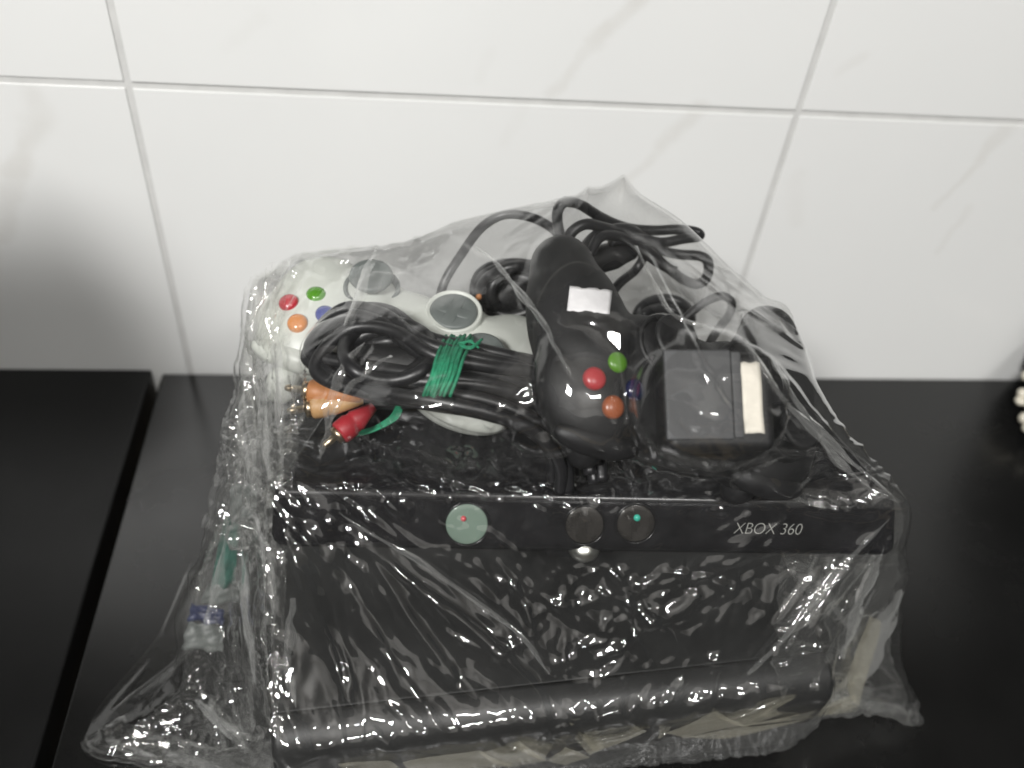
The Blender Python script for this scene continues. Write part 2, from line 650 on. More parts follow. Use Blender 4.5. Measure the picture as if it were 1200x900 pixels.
# local: x along bar, y depth (front at 0), z 0..KH
hx = KW / 2
TL = math.radians(34)        # the front leans back so that it looks up at the viewer
FL = 0.0235
fy, fz = -FL * math.sin(TL), KH - FL * math.cos(TL)
prof = [(KD, 0.010), (KD - 0.006, 0.003), (0.012, 0.006), (fy + 0.006, fz - 0.0055), (fy + 0.0012, fz - 0.003), (fy, fz), (fy * .9, fz + (KH - fz) * .1), (fy * .1, fz + (KH - fz) * .9), (0.0003, KH - 0.0030), (0.0012, KH - 0.0014), (0.003, KH - 0.0004), (0.006, KH), (0.012, KH), (KD - 0.012, KH), (KD - 0.006, KH), (KD - 0.002, KH - 0.002), (KD, KH - 0.006)]
hb = console_shell(-hx, hx, 0, KD, prof)
for v in hb.verts:      # the ends taper towards the back
    if v.co.y > 0.004:
        v.co.x *= 1 - 0.16 * (v.co.y - 0.004) / KD
sharp(obj('housing', hb, M_gloss, sensor), 50)


_ca, _sa = math.cos(kang), math.sin(kang)
Lx = np.array([_ca, _sa, 0])
Ly = np.array([-_sa, _ca, 0])
FN = -Ly * math.cos(TL) + np.array([0, 0, 1]) * math.sin(TL)
FO = np.array([kc[0], kc[1], 0.154])


def kin_local(px, py):
    """photo pixel -> (along the bar, up the leaning front face)"""
    d = R @ np.array([px - 600.0, py - 450.0, FPX])
    t = ((FO - CAM) @ FN) / (d @ FN)
    p = CAM + t * d - FO
    return p @ Lx, (p @ (np.array([0, 0, 1]) * math.cos(TL) + Ly * math.sin(TL)))


# local face frame: x along the bar, y up the face, z out of the face; origin at the top edge
FACE = Matrix.Translation((0, 0, KH)) @ Matrix.Rotation(math.radians(90) - TL, 4, 'X')


def disc_on_front(name, px, py, r, m, proud=0.0006, ring=True, parent=sensor, rim=0.0012):
    lx, lz = kin_local(px, py)
    b = lathe([(r, -0.002), (r, proud * 0.4), (r - 0.0005, proud), (r * 0.7, proud * 1.15), (0, proud * 1.3)], 40)
    bmesh.ops.transform(b, matrix=FACE @ Matrix.Translation((lx, lz, 0)), verts=b.verts[:])
    o = sharp(obj(name, b, m, parent), 40)
    if ring:
        b = lathe([(r + 0.0001, -0.002), (r + 0.0001, proud * 1.2), (r + 0.0004, proud * 1.6), (r + rim - 0.0003, proud * 1.4), (r + rim, -0.0005)], 40)
        bmesh.ops.transform(b, matrix=FACE @ Matrix.Translation((lx, lz, 0)), verts=b.verts[:])
        obj('bezel', b, M_gloss, o)
    return o, lx, lz


def dot_on(name, parent, px, py, r, m):
    lx, lz = kin_local(px, py)
    b = lathe([(r, 0.0), (r * 0.9, 0.0016), (0, 0.0019)], 18)
    bmesh.ops.transform(b, matrix=FACE @ Matrix.Translation((lx, lz, 0)), verts=b.verts[:])
    obj(name, b, m, parent)


l1, _, _ = disc_on_front('lens', 547, 614, 0.0094, M_lens)
tag(l1, 'sage green emitter lens')
dot_on('glass_dot', l1, 543, 607, 0.0013, M_lenspink)
l2, _, _ = disc_on_front('lens', 685, 615, 0.0088, M_lensdark)
tag(l2, 'dull brownish camera lens')
l3, _, _ = disc_on_front('lens', 745, 613, 0.0088, M_lensdark)
tag(l3, 'dark lens with a teal dot')
dot_on('glass_dot', l3, 746, 606, 0.0016, M_lensteal)
lx, lz = kin_local(899, 620)
text_mesh('XBOX 360', 0.0079, 'lettering', M_ink, sensor, FACE @ Matrix.Translation((lx, lz, 0.0003)), shear=0.22, offset=-0.00020, xs=0.93)
# neck and chrome cup under the bar, and the foot that stands on the console
lx, lz = kin_local(686, 652)
b = bmesh.new()
add_ellipsoid(b, (lx, fy + 0.0036, fz - 0.0042), (0.0072, 0.0070, 0.0058))
obj('neck_cup', b, M_chrome, sensor)
b = rbox(lx - 0.012, lx + 0.012, 0.016, 0.044, -0.03, 0.008, 0.004, 3)
obj('neck', b, M_gloss, sensor)
b = rbox(lx - 0.028, lx + 0.028, 0.024, 0.058, -(0.154 - KH) + CZ1 + 0.0008, -0.028, 0.003, 3)
obj('base', b, M_gloss, sensor)


# ------------------------------------------------------------------ controllers
def controller_shell(short=False):
    bm = bmesh.new()
    c = 0.01
    add_ellipsoid(bm, (0, 0.3 * c, 0.1 * c), (5.9 * c, 3.1 * c, 1.85 * c))
    for s in (-1, 1):
        add_ellipsoid(bm, (s * 4.35 * c, 0.6 * c, 0.05 * c), (2.8 * c, 2.9 * c, 1.50 * c))
        add_ellipsoid(bm, (s * 2.2 * c, -1.2 * c, 0.1 * c), (2.0 * c, 1.9 * c, 1.75 * c))
        pts = catmull([(4.6, -0.6, -0.1, 2.45, 1.8), (5.0, -1.8, -0.35, 2.42, 1.72), (5.3, -3.0, -0.6, 2.2, 1.6), (5.6, -4.1, -0.85, 1.7, 1.5), (5.72, -5.0, -1.05, 1.48, 1.35)] if not short else
                       [(4.6, -0.6, -0.1, 2.45, 1.8), (4.95, -1.6, -0.4, 2.2, 1.72), (5.0, -2.3, -0.9, 1.9, 1.6), (5.05, -2.8, -1.4, 1.65, 1.4), (5.05, -3.1, -1.9, 1.45, 1.2)], 4)
        for (x, y, z, r, rz) in pts:
            add_ellipsoid(bm, (s * x * c, y * c, z * c), (r * c, r * c, rz * c))
        add_ellipsoid(bm, (s * 3.9 * c, 2.2 * c, -0.4 * c), (2.5 * c, 1.2 * c, 1.3 * c))
    me = remeshed(bm, 0.0016, 10)
    # carve a thin parting groove round the shell
    bm = bmesh.new()
    bm.from_mesh(me)
    bpy.data.meshes.remove(me)
    nrm = Vector((0, 0.25, 1)).normalized()
    for off in (-0.0053, -0.0047):
        bmesh.ops.bisect_plane(bm, geom=bm.verts[:] + bm.edges[:] + bm.faces[:], plane_co=nrm * off, plane_no=nrm, dist=1e-6)
    for fc in bm.faces:
        d = fc.calc_center_median().dot(nrm)
        fc.material_index = 1 if -0.0053 < d < -0.0047 else 0
    return bm


def place_local(b, loc, rot=None):
    bmesh.ops.transform(b, matrix=Matrix.Translation(Vector(loc) * 0.01) @ (rot or Matrix.Identity(4)), verts=b.verts[:])
    return b


def controller(name, pos, rotm, body_m, dark_m, pad_m, label):
    t = empty(name, pos, rotm)
    tag(t, label, 'game controller')
    bm = controller_shell(body_m is M_white)
    obj('shell', bm, [body_m, M_seam], t)
    zt = 1.66
    blk = body_m is M_black
    for (x, y, m, lab) in ((4.35, 0.05, M_green2 if blk else M_green, 'green button'), (5.3, 1.0, M_red2 if blk else M_red, 'red button'),
                           (3.4, 1.0, M_blue2 if blk else M_blue, 'blue button'), (4.35, 1.95, M_orange2 if blk else M_orange, 'orange button')):
        zz = 1.70 * math.sqrt(max(0.05, 1 - ((x - 4.35) / 3.6) ** 2 - ((y - 0.6) / 3.4) ** 2)) * 0.95
        b = lathe([(0.0047, -0.004), (0.0047, 0.0002)] + [(0.0047 * math.cos(a), 0.0002 + 0.0024 * math.sin(a)) for a in [math.pi / 2 * k / 6 for k in range(1, 6)]] + [(0, 0.0026)], 24)
        tilt = Matrix.Rotation(math.radians((x - 4.35) * 9), 4, 'Y') @ Matrix.Rotation(math.radians(-(y - 0.6) * 9), 4, 'X')
        place_local(b, (x, y, zz - 0.08), tilt)
        tag(obj('face_button', b, m, t), lab)
    for (x, y, nm) in ((2.1, -1.3, 'thumbstick'), (-4.35, 1.0, 'thumbstick')):
        b = lathe([(0.0135, -0.004), (0.0135, 0.0), (0.0128, 0.001), (0.0118, 0.0006), (0.0112, -0.002), (0.006, -0.003), (0, -0.003)], 36)
        col = place_local(b, (x, y, zt))
        st = obj(nm, col, dark_m, t)
        b = lathe([(0.0045, -0.003), (0.004, 0.004), (0.0095, 0.0055), (0.0105, 0.007), (0.0100, 0.0085), (0.0086, 0.0088), (0.006, 0.0078), (0, 0.0074)], 36)
        obj('stick_cap', place_local(b, (x, y, zt)), pad_m, st)
    # directional pad: round dish with a cross
    b = lathe([(0.0136, -0.004), (0.0136, 0.0010), (0.0130, 0.0019), (0.0122, 0.0018), (0.0116, 0.0004), (0.0112, 0.0004)], 40)
    dp = obj('pad_ring', place_local(b, (-2.1, -1.3, zt)), body_m, t)
    b = lathe([(0.0113, -0.003), (0.0113, 0.0012), (0.0100, 0.0022), (0.005, 0.0016), (0, 0.0015)], 40)
    obj('pad_dish', place_local(b, (-2.1, -1.3, zt)), pad_m, dp)
    b = rbox(-0.0095, 0.0095, -0.003, 0.003, 0, 0.0019, 0.0008, 2)
    b2 = rbox(-0.003, 0.003, -0.0095, 0.0095, 0, 0.0020, 0.0008, 2)
    me = bpy.data.meshes.new('t')
    b2.to_mesh(me)
    b.from_mesh(me)
    b2.free()
    obj('pad_cross', place_local(b, (-2.1, -1.3, zt + 0.02)), pad_m, dp)
    b = lathe(dome(0.0082, 0.0018), 32)
    obj('guide_button', place_local(b, (0, 1.2, zt + 0.15)), M_grey, t)
    for x in (-1.5, 1.5):
        b = lathe(dome(0.003, 0.0012), 18)
        obj('menu_button', place_local(b, (x, 1.1, zt + 0.12)), M_grey, t)
    for s in (-1, 1):
        bm = bmesh.new()
        add_ellipsoid(bm, (s * 0.043, 0.0300, 0.0020), (0.020, 0.0072, 0.0066))
        obj('bumper', bm, body_m, t)
        if body_m is M_black:
            path = catmull([(s * 0.040, 0.0230, -0.008), (s * 0.040, 0.0285, -0.010), (s * 0.040, 0.0300, -0.014), (s * 0.040, 0.0300, -0.018)], 6)
        else:
            path = catmull([(s * 0.043, 0.0290, -0.007), (s * 0.044, 0.0360, -0.008), (s * 0.0445, 0.0395, -0.0115), (s * 0.045, 0.0405, -0.0155)], 6)
        if s < 0 and not blk:
            continue        # pushed in, out of sight under the cables
        bm = bmesh.new()
        tube_into(bm, path, [0.0062 + 0.0014 * math.sin(math.pi * k / (len(path) - 1)) for k in range(len(path))], 14)
        obj('trigger', bm, body_m, t)
    return t


WR = [[-0.9178, -0.3965, -0.018], [0.3953, -0.909, -0.132], [0.036, -0.1283, 0.9911]]
WT = np.array([-0.0816, -0.1656, 0.1783])
BR = [[-0.9312, -0.1181, 0.3448], [-0.0421, -0.9049, -0.4236], [0.362, -0.4089, 0.8377]]
BT = np.array([0.0392, -0.2247, 0.2006])
white = controller('game_controller', WT, WR, M_white, M_grey, M_grey, 'white game controller with coloured buttons and grey sticks, left in the bag')
black = controller('game_controller', BT, BR, M_black, M_black, M_black, 'black game controller with a paper sticker on its raised grip')
for t, m in ((white, M_darkink),):
    text_mesh('10', 0.0045, 'trigger_print', m, [c for c in t.children if c.name.startswith('trigger')][-1],
              Matrix.Translation((0.0483, 0.0470, -0.0085)) @ Matrix.Rotation(math.radians(180), 4, 'Z') @ Matrix.Rotation(math.radians(35), 4, 'X'))


def to_world(t, Rm, p):
    return np.array(t) + np.array(Rm) @ (np.array(p) * 0.01)


#--NEXT--
# unseen dark box added beyond the left edge to shade the lower-left wall
blocker = empty('shade_box', (-0.530, -0.375, 0.0035))
sharp(obj('carcass', rbox(-0.165, 0.165, -0.13, 0.13, 0.0, 0.375, 0.002, 2), M_tableedge, blocker))
sharp(obj('door', rbox(-0.160, 0.160, -0.146, -0.1305, 0.004, 0.371, 0.002, 2), M_tableedge, blocker))
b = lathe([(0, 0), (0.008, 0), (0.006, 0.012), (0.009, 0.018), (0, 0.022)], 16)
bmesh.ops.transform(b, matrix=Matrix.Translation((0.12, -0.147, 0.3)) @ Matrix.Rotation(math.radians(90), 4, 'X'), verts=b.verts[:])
obj('knob', b, M_chrome, blocker)
tag(blocker, 'unseen black box added past the left edge to shade the lower left of the wall', 'shade_box')

# wall cupboard above the picture: its underside darkens the top of the wall and the sheen of the table
wc = empty('wall_cupboard', (0.1, -0.085, 0.51))
sharp(obj('carcass', rbox(-1.2, 1.2, -0.09, 0.0835, 0.0, 0.6, 0.002, 2), M_cupboard, wc))
for k in range(4):
    sharp(obj('door', rbox(-1.198 + k * 0.6, -1.198 + k * 0.6 + 0.596, -0.108, -0.0905, 0.0, 0.598, 0.002, 2), M_cupboard, wc))
tag(wc, 'dark wall cupboard hung above the table, just over the top of the picture', 'cupboard')

# ------------------------------------------------------------------ sticker, battery pack
def frame_at(center, right, up):
    r = np.array(right, float)
    r /= np.linalg.norm(r)
    u = np.array(up, float)
    u -= r * (r @ u)
    u /= np.linalg.norm(u)
    n = np.cross(r, u)
    return np.stack([r, u, n], 1)


def sheet_on(fn, w, h, nx, ny, name, m, parent, thick=0.00025, ragged=0.0, seed=1):
    """thin sheet following fn(a,b)->point, with both faces"""
    rnd = random.Random(seed)
    bm = bmesh.new()
    g = []
    for j in range(ny + 1):
        row = []
        for i in range(nx + 1):
            a, b = (i / nx - 0.5) * w, (j / ny - 0.5) * h
            if j in (0, ny):
                b += rnd.uniform(-ragged, ragged)
            row.append(bm.verts.new(fn(a, b)))
        g.append(row)
    for j in range(ny):
        for i in range(nx):
            bm.faces.new((g[j][i], g[j][i + 1], g[j + 1][i + 1], g[j + 1][i]))
    o = obj(name, bm, m, parent)
    md = o.modifiers.new('t', 'SOLIDIFY')
    md.thickness = thick
    md.offset = 0
    return o


# paper sticker on the raised grip of the black controller (shrink onto the shell by ray casting)
from mathutils.bvhtree import BVHTree
shell = [c for c in black.children if c.name.startswith('shell')][0]
bvh = BVHTree.FromPolygons([v.co.copy() for v in shell.data.vertices], [p.vertices[:] for p in shell.data.polygons])
BRm, BTv = np.array(BR), BT


def on_black(px, py, lift=0.0005):
    d = R @ np.array([px - 600.0, py - 450.0, FPX])
    d /= np.linalg.norm(d)
    lo = Vector(BRm.T @ (CAM - BTv))
    ld = Vector(BRm.T @ d)
    h = bvh.ray_cast(lo, ld)
    if h[0] is None:
        return None
    return h[0] + h[1] * lift


def sticker_fn(a, b):
    px = 690.5 + a * 49 + b * 3
    py = 352.5 - b * 27 + a * 4
    return on_black(px, py) or Vector((0, 0, 0))


sheet_on(sticker_fn, 1, 1, 14, 10, 'sticker', M_paper, black, 0.0002, 0.05, 4)

pc = at(846, 466, z=0.238)
right = R @ np.array([1, -0.0, 0.10])
up = R @ np.array([0.0, -1, 0.15])
PR = frame_at(pc, right, up)
pack = empty('battery_pack', pc, PR)
tag(pack, 'dark grey battery pack with a cream label strip, against the black controller', 'battery pack')
# px per metre about 2700 here
sc_ = np.linalg.norm(at(900, 466, z=0.238) - at(800, 466, z=0.238)) / 100
px2 = lambda n: n * sc_
sharp(obj('cell_case', rbox(px2(-64), px2(62), px2(-60), px2(54), -0.020, 0.0, 0.004, 4), M_black, pack))
sharp(obj('cover_plate', rbox(px2(-66), px2(12), px2(-48), px2(55), -0.002, 0.0011, 0.0008, 2), M_packgrey, pack))
sharp(obj('side_plate', rbox(px2(12.4), px2(24), px2(-46), px2(53), -0.002, 0.0006, 0.0006, 2), M_packgrey, pack))
sheet_on(lambda a, b: Vector((px2(35) + a + b * -0.012, px2(0) + b, 0.0004 + 0.0003 * math.sin(b * 300))), px2(23), px2(81), 5, 14, 'label_strip', M_label, pack, 0.0002, 0.0004, 3)


# ------------------------------------------------------------------ audio video cable tied with green twine
def wp(lst):
    return [at(p[0], p[1], z=p[2]) for p in lst]


av = empty('video_cable', at(520, 440, z=0.2))
tag(av, 'thick black video cable coiled into a bundle and tied with green twine, with coloured plugs', 'cable')


def world_obj(name, bm, m, parent, smooth=True):
    o = obj(name, bm, m, parent, smooth)
    o.matrix_parent_inverse = parent.matrix_world.inverted()
    return o


bpy.context.view_layer.update()
rng = random.Random(5)
base = [(700, 545, .172), (695, 510, .180), (672, 468, .192), (625, 440, .203), (560, 426, .210), (500, 412, .212), (455, 380, .212), (410, 375, .209),
        (374, 402, .203), (374, 427, .200), (430, 444, .203), (505, 456, .208), (570, 466, .206), (625, 488, .196), (655, 520, .182), (660, 556, .166)]
bm = bmesh.new()
for k in range(7):
    a = 2 * math.pi * k / 7
    off = 15 if k else 0
    pts = []
    for i, (x, y, z) in enumerate(base):
        fl = 1.0 + 0.5 * abs(i - 7.5) / 7.5
        pts.append((x + off * 0.45 * math.cos(a + i * .25) * fl + rng.uniform(-2, 2), y + off * 0.95 * math.sin(a + i * .25) * fl + rng.uniform(-2, 2), z + 0.0042 * math.cos(a * 2 + i * .3)))
    tube_into(bm, catmull(wp(pts), 7), 0.0029, 10)
world_obj('cable_coil', bm, M_cable, av)
# inner loop and moulded strain relief inside the coil
bm = bmesh.new()
for (cx, cy, rx, ry, z) in ((455, 412, 52, 34, .212), (452, 416, 44, 28, .209), (458, 420, 34, 20, .206)):
    tube_into(bm, catmull(wp([(cx + rx * math.cos(t), cy + ry * math.sin(t), z + .002 * math.sin(3 * t)) for t in [2 * math.pi * k / 16 for k in range(17)]]), 5), 0.0031, 10)
world_obj('inner_loop', bm, M_cable, av)
p0, p1 = at(405, 425, z=.202), at(515, 432, z=.204)
world_obj('moulded_plug', tube(np.array([p0 + (p1 - p0) * t for t in (0, .02, .3, .7, .98, 1)]), [.004, .0075, .009, .009, .0075, .004], 16), M_black, av)
# loose leads running down to the coloured plugs
for pts in ([(560, 460, .196), (500, 462, .186), (455, 464, .178), (412, 462, .170)], [(560, 468, .190), (490, 474, .178), (450, 476, .170), (415, 468, .166)],
            [(540, 466, .188), (480, 470, .176), (450, 472, .170), (432, 480, .166)]):
    world_obj('lead', tube(catmull(wp(pts), 8), 0.0019, 8), M_cable, av)


def phono_plug(a, b, m, label, rs=1.0, flat=False):
    """pin tip at a, tail at b (world)"""
    a, b = np.array(a), np.array(b)
    L_ = np.linalg.norm(b - a)
    d = (b - a) / L_
    rot = Vector((0, 0, 1)).rotation_difference(Vector(d)).to_matrix().to_4x4()
    rot.translation = Vector(a)
    pin = lathe([(0, 0), (.0012, .0006), (.0016, .002), (.0016, L_ * .24), (.0042, L_ * .24 + .0002), (.0042, L_ * .34), (0, L_ * .34)], 16)
    bmesh.ops.transform(pin, matrix=rot, verts=pin.verts[:])
    q = L_ * .32
    prof = [(0, q), (.0046 * rs, q), (.0052 * rs, q + .001), (.0053 * rs, q + .006), (.0046 * rs, q + .0075), (.0046 * rs, q + .009), (.0050 * rs, q + .0095), (.0034 * rs, L_ * .82), (.0022 * rs, L_ * .99), (0, L_)]
    body = lathe(prof, 20)
    bmesh.ops.transform(body, matrix=rot, verts=body.verts[:])
    o = world_obj('plug', body, m, av)
    tag(o, label)
    bpy.context.view_layer.update()
    world_obj('pin', pin, M_pin, o)


phono_plug(at(333, 454, z=.186), at(424, 466, z=.186), M_plug_o, 'orange phono plug')
phono_plug(at(336, 482, z=.180), at(426, 468, z=.184), M_plug_y, 'tan phono plug')
phono_plug(at(378, 524, z=.168), at(438, 476, z=.176), M_plug_r, 'red phono plug', 1.05)

# green twine: a wrap of strands round the bundle and a loose tail
bm = bmesh.new()
for k in range(11):
    x = 502 + k * 3.0
    sh = rng.uniform(-2, 2)
    pts = [(x + 22, 394 + sh, .204), (x + 17, 404 + sh, .2155), (x + 10, 420 + sh, .2225), (x + 3, 440 + sh, .2225), (x - 4, 460 + sh, .2165), (x - 8, 474 + sh, .203), (x - 7, 474, .196)]
    pts = [(p[0] + rng.uniform(-1.3, 1.3), p[1], p[2] + rng.uniform(-.0006, .0006)) for p in pts]
    tube_into(bm, catmull(wp(pts), 6), 0.00075, 6)
for k in range(4):
    pts = [(540 + rng.uniform(-4, 4), 402 + k, .219), (551, 404 + rng.uniform(-6, 6), .221), (562 + rng.uniform(-6, 8), 404 + rng.uniform(-8, 8), .219)]
    tube_into(bm, catmull(wp(pts), 6), 0.0005, 6)
twine = world_obj('twine_wrap', bm, M_twine, av)
bm = bmesh.new()
for k in range(5):
    o_ = k * 1.7
    pts = [(466 + o_, 474, .176), (458 + o_, 488 + o_ * .4, .1685), (440, 500 + o_ * .6, .1640), (424, 505 + o_ * .6, .1625), (409 + rng.uniform(-3, 3), 505 + o_, .1622)]
    tube_into(bm, catmull(wp(pts), 6), 0.00062, 6)
world_obj('twine_tail', bm, M_twine, av)

# ------------------------------------------------------------------ controller leads on top
def lead_thing(name, label, cat='cable', group=None):
    t = empty(name, at(700, 300, y=-.12))
    bpy.context.view_layer.update()
    tag(t, label, cat, group)
    return t


def yp(lst):
    return [at(p[0], p[1], y=p[2]) for p in lst]


up_lead = lead_thing('controller_cable', 'looped black controller cable piled at the top of the bag')
world_obj('cord', tube(catmull(yp([(512, 372, -.150), (515, 350, -.142), (522, 328, -.135), (538, 302, -.13), (563, 268, -.128), (590, 252, -.128), (620, 254, -.128), (645, 266, -.128), (657, 280, -.13), (668, 300, -.14)]), 8), 0.0023, 10), M_cable, up_lead)
world_obj('cord', tube(catmull(yp([(664, 305, -.145), (656, 275, -.138), (653, 250, -.134), (662, 237, -.132), (680, 240, -.130), (705, 255, -.126), (735, 267, -.122), (765, 270, -.120), (795, 269, -.119), (816, 272, -.119), (819, 277, -.121), (800, 280, -.124), (775, 284, -.127), (745, 279, -.130), (715, 283, -.135)]), 8), 0.0026, 10), M_cable, up_lead)
world_obj('cord', tube(catmull(yp([(663, 300, -.15), (668, 275, -.142), (685, 263, -.138), (705, 266, -.134), (735, 276, -.130), (755, 290, -.128), (778, 310, -.126), (800, 327, -.125), (817, 333, -.125), (828, 325, -.125), (830, 308, -.124), (820, 300, -.123), (795, 298, -.122), (775, 293, -.122), (756, 280, -.124), (735, 268, -.128), (705, 272, -.134), (688, 286, -.142), (680, 305, -.150)]), 8), 0.0027, 10), M_cable, up_lead)
world_obj('cord', tube(catmull(yp([(690, 300, -.15), (705, 277, -.14), (735, 280, -.132), (760, 300, -.128), (778, 312, -.126), (792, 318, -.128)]), 8), 0.0026, 10), M_cable, up_lead)
world_obj('cord', tube(catmull(yp([(735, 275, -.128), (749, 288, -.127), (753, 302, -.127), (744, 317, -.13), (728, 330, -.14), (715, 345, -.15)]), 8), 0.0024, 10), M_cable, up_lead)
a_, b_ = at(672, 312, y=-.145), at(748, 292, y=-.125)
world_obj('connector', tube(np.array([a_ + (b_ - a_) * t for t in (0, .04, .3, .6, .75, .9, 1)]), [.003, .0065, .007, .007, .0055, .0045, .002], 16), M_black, up_lead)

rl = lead_thing('controller_cable', 'short black cable loop arching up behind the dip of the black controller')
world_obj('cord', tube(catmull(yp([(790, 385, -.15), (806, 370, -.145), (826, 354, -.14), (846, 347, -.138), (857, 354, -.138), (855, 368, -.14), (843, 384, -.15), (834, 398, -.16), (824, 420, -.175)]), 8), 0.0023, 10), M_cable, rl)
bm = bmesh.new()
for (cx, cy, rx, ry, dy) in ((778, 372, 32, 22, 0), (782, 368, 26, 17, .004), (775, 376, 24, 15, -.005)):
    tube_into(bm, catmull(yp([(cx + rx * math.cos(t), cy + ry * math.sin(t), -.125 + dy + .004 * math.sin(2 * t)) for t in [2 * math.pi * k / 12 for k in range(13)]]), 5), 0.0028, 10)
world_obj('coil', bm, M_cable, rl)

hl = lead_thing('adapter_coil', 'small dark coil of cable behind the white controller')
bm = bmesh.new()
for k in range(6):
    rx, ry = 46 - k * 3.2, 33 - k * 2.6
    cx, cy = 602 + k * .6, 340 + k * 0.5
    tube_into(bm, catmull(yp([(cx + rx * math.cos(t) , cy + ry * math.sin(t) + 2 * math.sin(3 * t + k), -.128 - .003 * (k % 3) + .003 * math.sin(2 * t + k)) for t in [2 * math.pi * q / 14 for q in range(15)]]), 5), 0.0028, 10)
world_obj('coil', bm, M_cable, hl)
a_, b_ = at(564, 350, y=-.13), at(632, 342, y=-.125)
world_obj('connector', tube(np.array([a_ + (b_ - a_) * t for t in (0, .04, .4, .75, .9, 1)]), [.003, .0072, .009, .008, .005, .002], 16), M_black, hl)
a_, b_ = at(560, 350, y=-.140), at(562, 346, y=-.141)
world_obj('brass_tip', tube(np.array([a_, a_ + (b_ - a_) * .5, b_]), [.001, .0016, .001], 10), M_plug_o, hl)

# ------------------------------------------------------------------ printed wrapper tucked down the left side
wr = empty('printed_wrapper', at(262, 660, z=.05))
bpy.context.view_layer.update()
tag(wr, 'crumpled wrapper with white, teal and blue print, pressed against the left side of the bag', 'wrapper')


def crumple_patch(name, quad, m, seed, amp=.0022, n=9):
    rnd = random.Random(seed)
    q = [at(*p[:2], z=p[2]) for p in quad]
    ph = [rnd.uniform(0, 6) for _ in range(6)]

    def fn(a, b):
        s, t = a + .5, b + .5
        p = q[0] * (1 - s) * (1 - t) + q[1] * s * (1 - t) + q[2] * s * t + q[3] * (1 - s) * t
        nn = np.cross(q[1] - q[0], q[3] - q[0])
        nn /= np.linalg.norm(nn)
        h = abs(math.sin(3.1 * s * 2 + ph[0] + 2 * t)) + .7 * abs(math.sin(7 * t + ph[1] - 3 * s)) + .4 * math.sin(11 * s + ph[2]) * math.sin(9 * t + ph[3])
        return Vector(p + nn * amp * (h - .8))
    o = sheet_on(fn, 1, 1, n, n, name, m, None, .0002, .03, seed)
    o.parent = wr
    o.matrix_parent_inverse = wr.matrix_world.inverted()
    return o


crumple_patch('white_panel', [(268, 608, .105), (300, 612, .105), (302, 568, .125), (272, 566, .125)], M_wrapwhite, 2)
crumple_patch('teal_stripe', [(248, 690, .06), (276, 684, .065), (282, 610, .10), (262, 604, .10)], M_teal, 3)
crumple_patch('pale_panel', [(236, 706, .05), (282, 706, .055), (286, 680, .066), (244, 684, .062)], M_wrapwhite, 8)
crumple_patch('blue_band', [(222, 727, .040), (264, 733, .044), (262, 714, .05), (224, 706, .048)], M_blueprint, 4)
crumple_patch('lower_panel', [(214, 760, .028), (262, 764, .033), (264, 734, .043), (222, 728, .039)], M_wrapwhite, 5)

# ------------------------------------------------------------------ pouch at the right edge
pp_ = at(1190, 500, z=0.0)
pouch = empty('beaded_bag', (pp_[0], pp_[1], 0.0))
tag(pouch, 'black cloth bag edged with ivory beads at the far right of the table', 'cloth bag')
bm = bmesh.new()
bmesh.ops.create_cube(bm, size=1)
bmesh.ops.subdivide_edges(bm, edges=bm.edges[:], cuts=9, use_grid_fill=True)
for v in bm.verts:      # a soft upright cloth bag, fuller below than above
    x, y, z = v.co * 2
    k = (abs(x) ** 5 + abs(y) ** 5 + abs(z) ** 5) ** (-1 / 5) * max(abs(x), abs(y), abs(z)) if (x or y or z) else 1
    x, y, z = x * k, y * k, z * k
    w = 1 - 0.10 * z + 0.03 * math.sin(5 * x + 3 * z) * math.sin(4 * y + 2)
    v.co = Vector((0.122 + 0.108 * x * w + .006 * math.sin(7 * z + 4 * y), -0.045 + 0.105 * y * w, max(0.0012, 0.105 + 0.105 * z)))
obj('bag_body', bm, M_pouch, pouch)
bead = None
for k in range(20):
    t = -0.9 + k * 0.15
    pnt = (0.012 - 0.016 * math.cos(t * 1.1) + 0.006 * math.sin(9 * t), 0.045 * math.sin(t * .55) - 0.008, 0.022 + 0.016 * math.sin(t) + 0.004 * math.cos(7 * t))
    if bead is None:
        b = bmesh.new()
        bmesh.ops.create_icosphere(b, subdivisions=2, radius=0.0042)
        bead = obj('bead', b, M_bead, pouch, loc=pnt)
    else:
        c = bead.copy()
        COL.objects.link(c)
        c.location = pnt
        c.scale = (1, 1, 0.8 + 0.3 * (k % 3) / 2)
#--FILM--

# ------------------------------------------------------------------ the clear plastic bag
def bspline_grid(G, nu, nv):
    """smooth resampling of control grid G (rows, cols, 3) by Catmull-Rom along both axes"""
    def res(A, n):
        m = A.shape[0]
        t = np.linspace(0, m - 1, n)
        i = np.clip(t.astype(int), 0, m - 2)
        f = (t - i)[:, None, None]
        B = np.concatenate([2 * A[:1] - A[1:2], A, 2 * A[-1:] - A[-2:-1]], 0)
        a, b, c, d = B[i], B[i + 1], B[i + 2], B[i + 3]
        # tension 0.35: less overshoot than plain Catmull-Rom
        k = 0.38
        m1, m2 = k * (c - a), k * (d - b)
        return (2 * f ** 3 - 3 * f ** 2 + 1) * b + (f ** 3 - 2 * f ** 2 + f) * m1 + (-2 * f ** 3 + 3 * f ** 2) * c + (f ** 3 - f ** 2) * m2
    G = res(G, nv)
    G = res(G.transpose(1, 0, 2), nu).transpose(1, 0, 2)
    return G


def T4_(o):
    bpy.context.view_layer.update()
    return np.array(o.matrix_world)


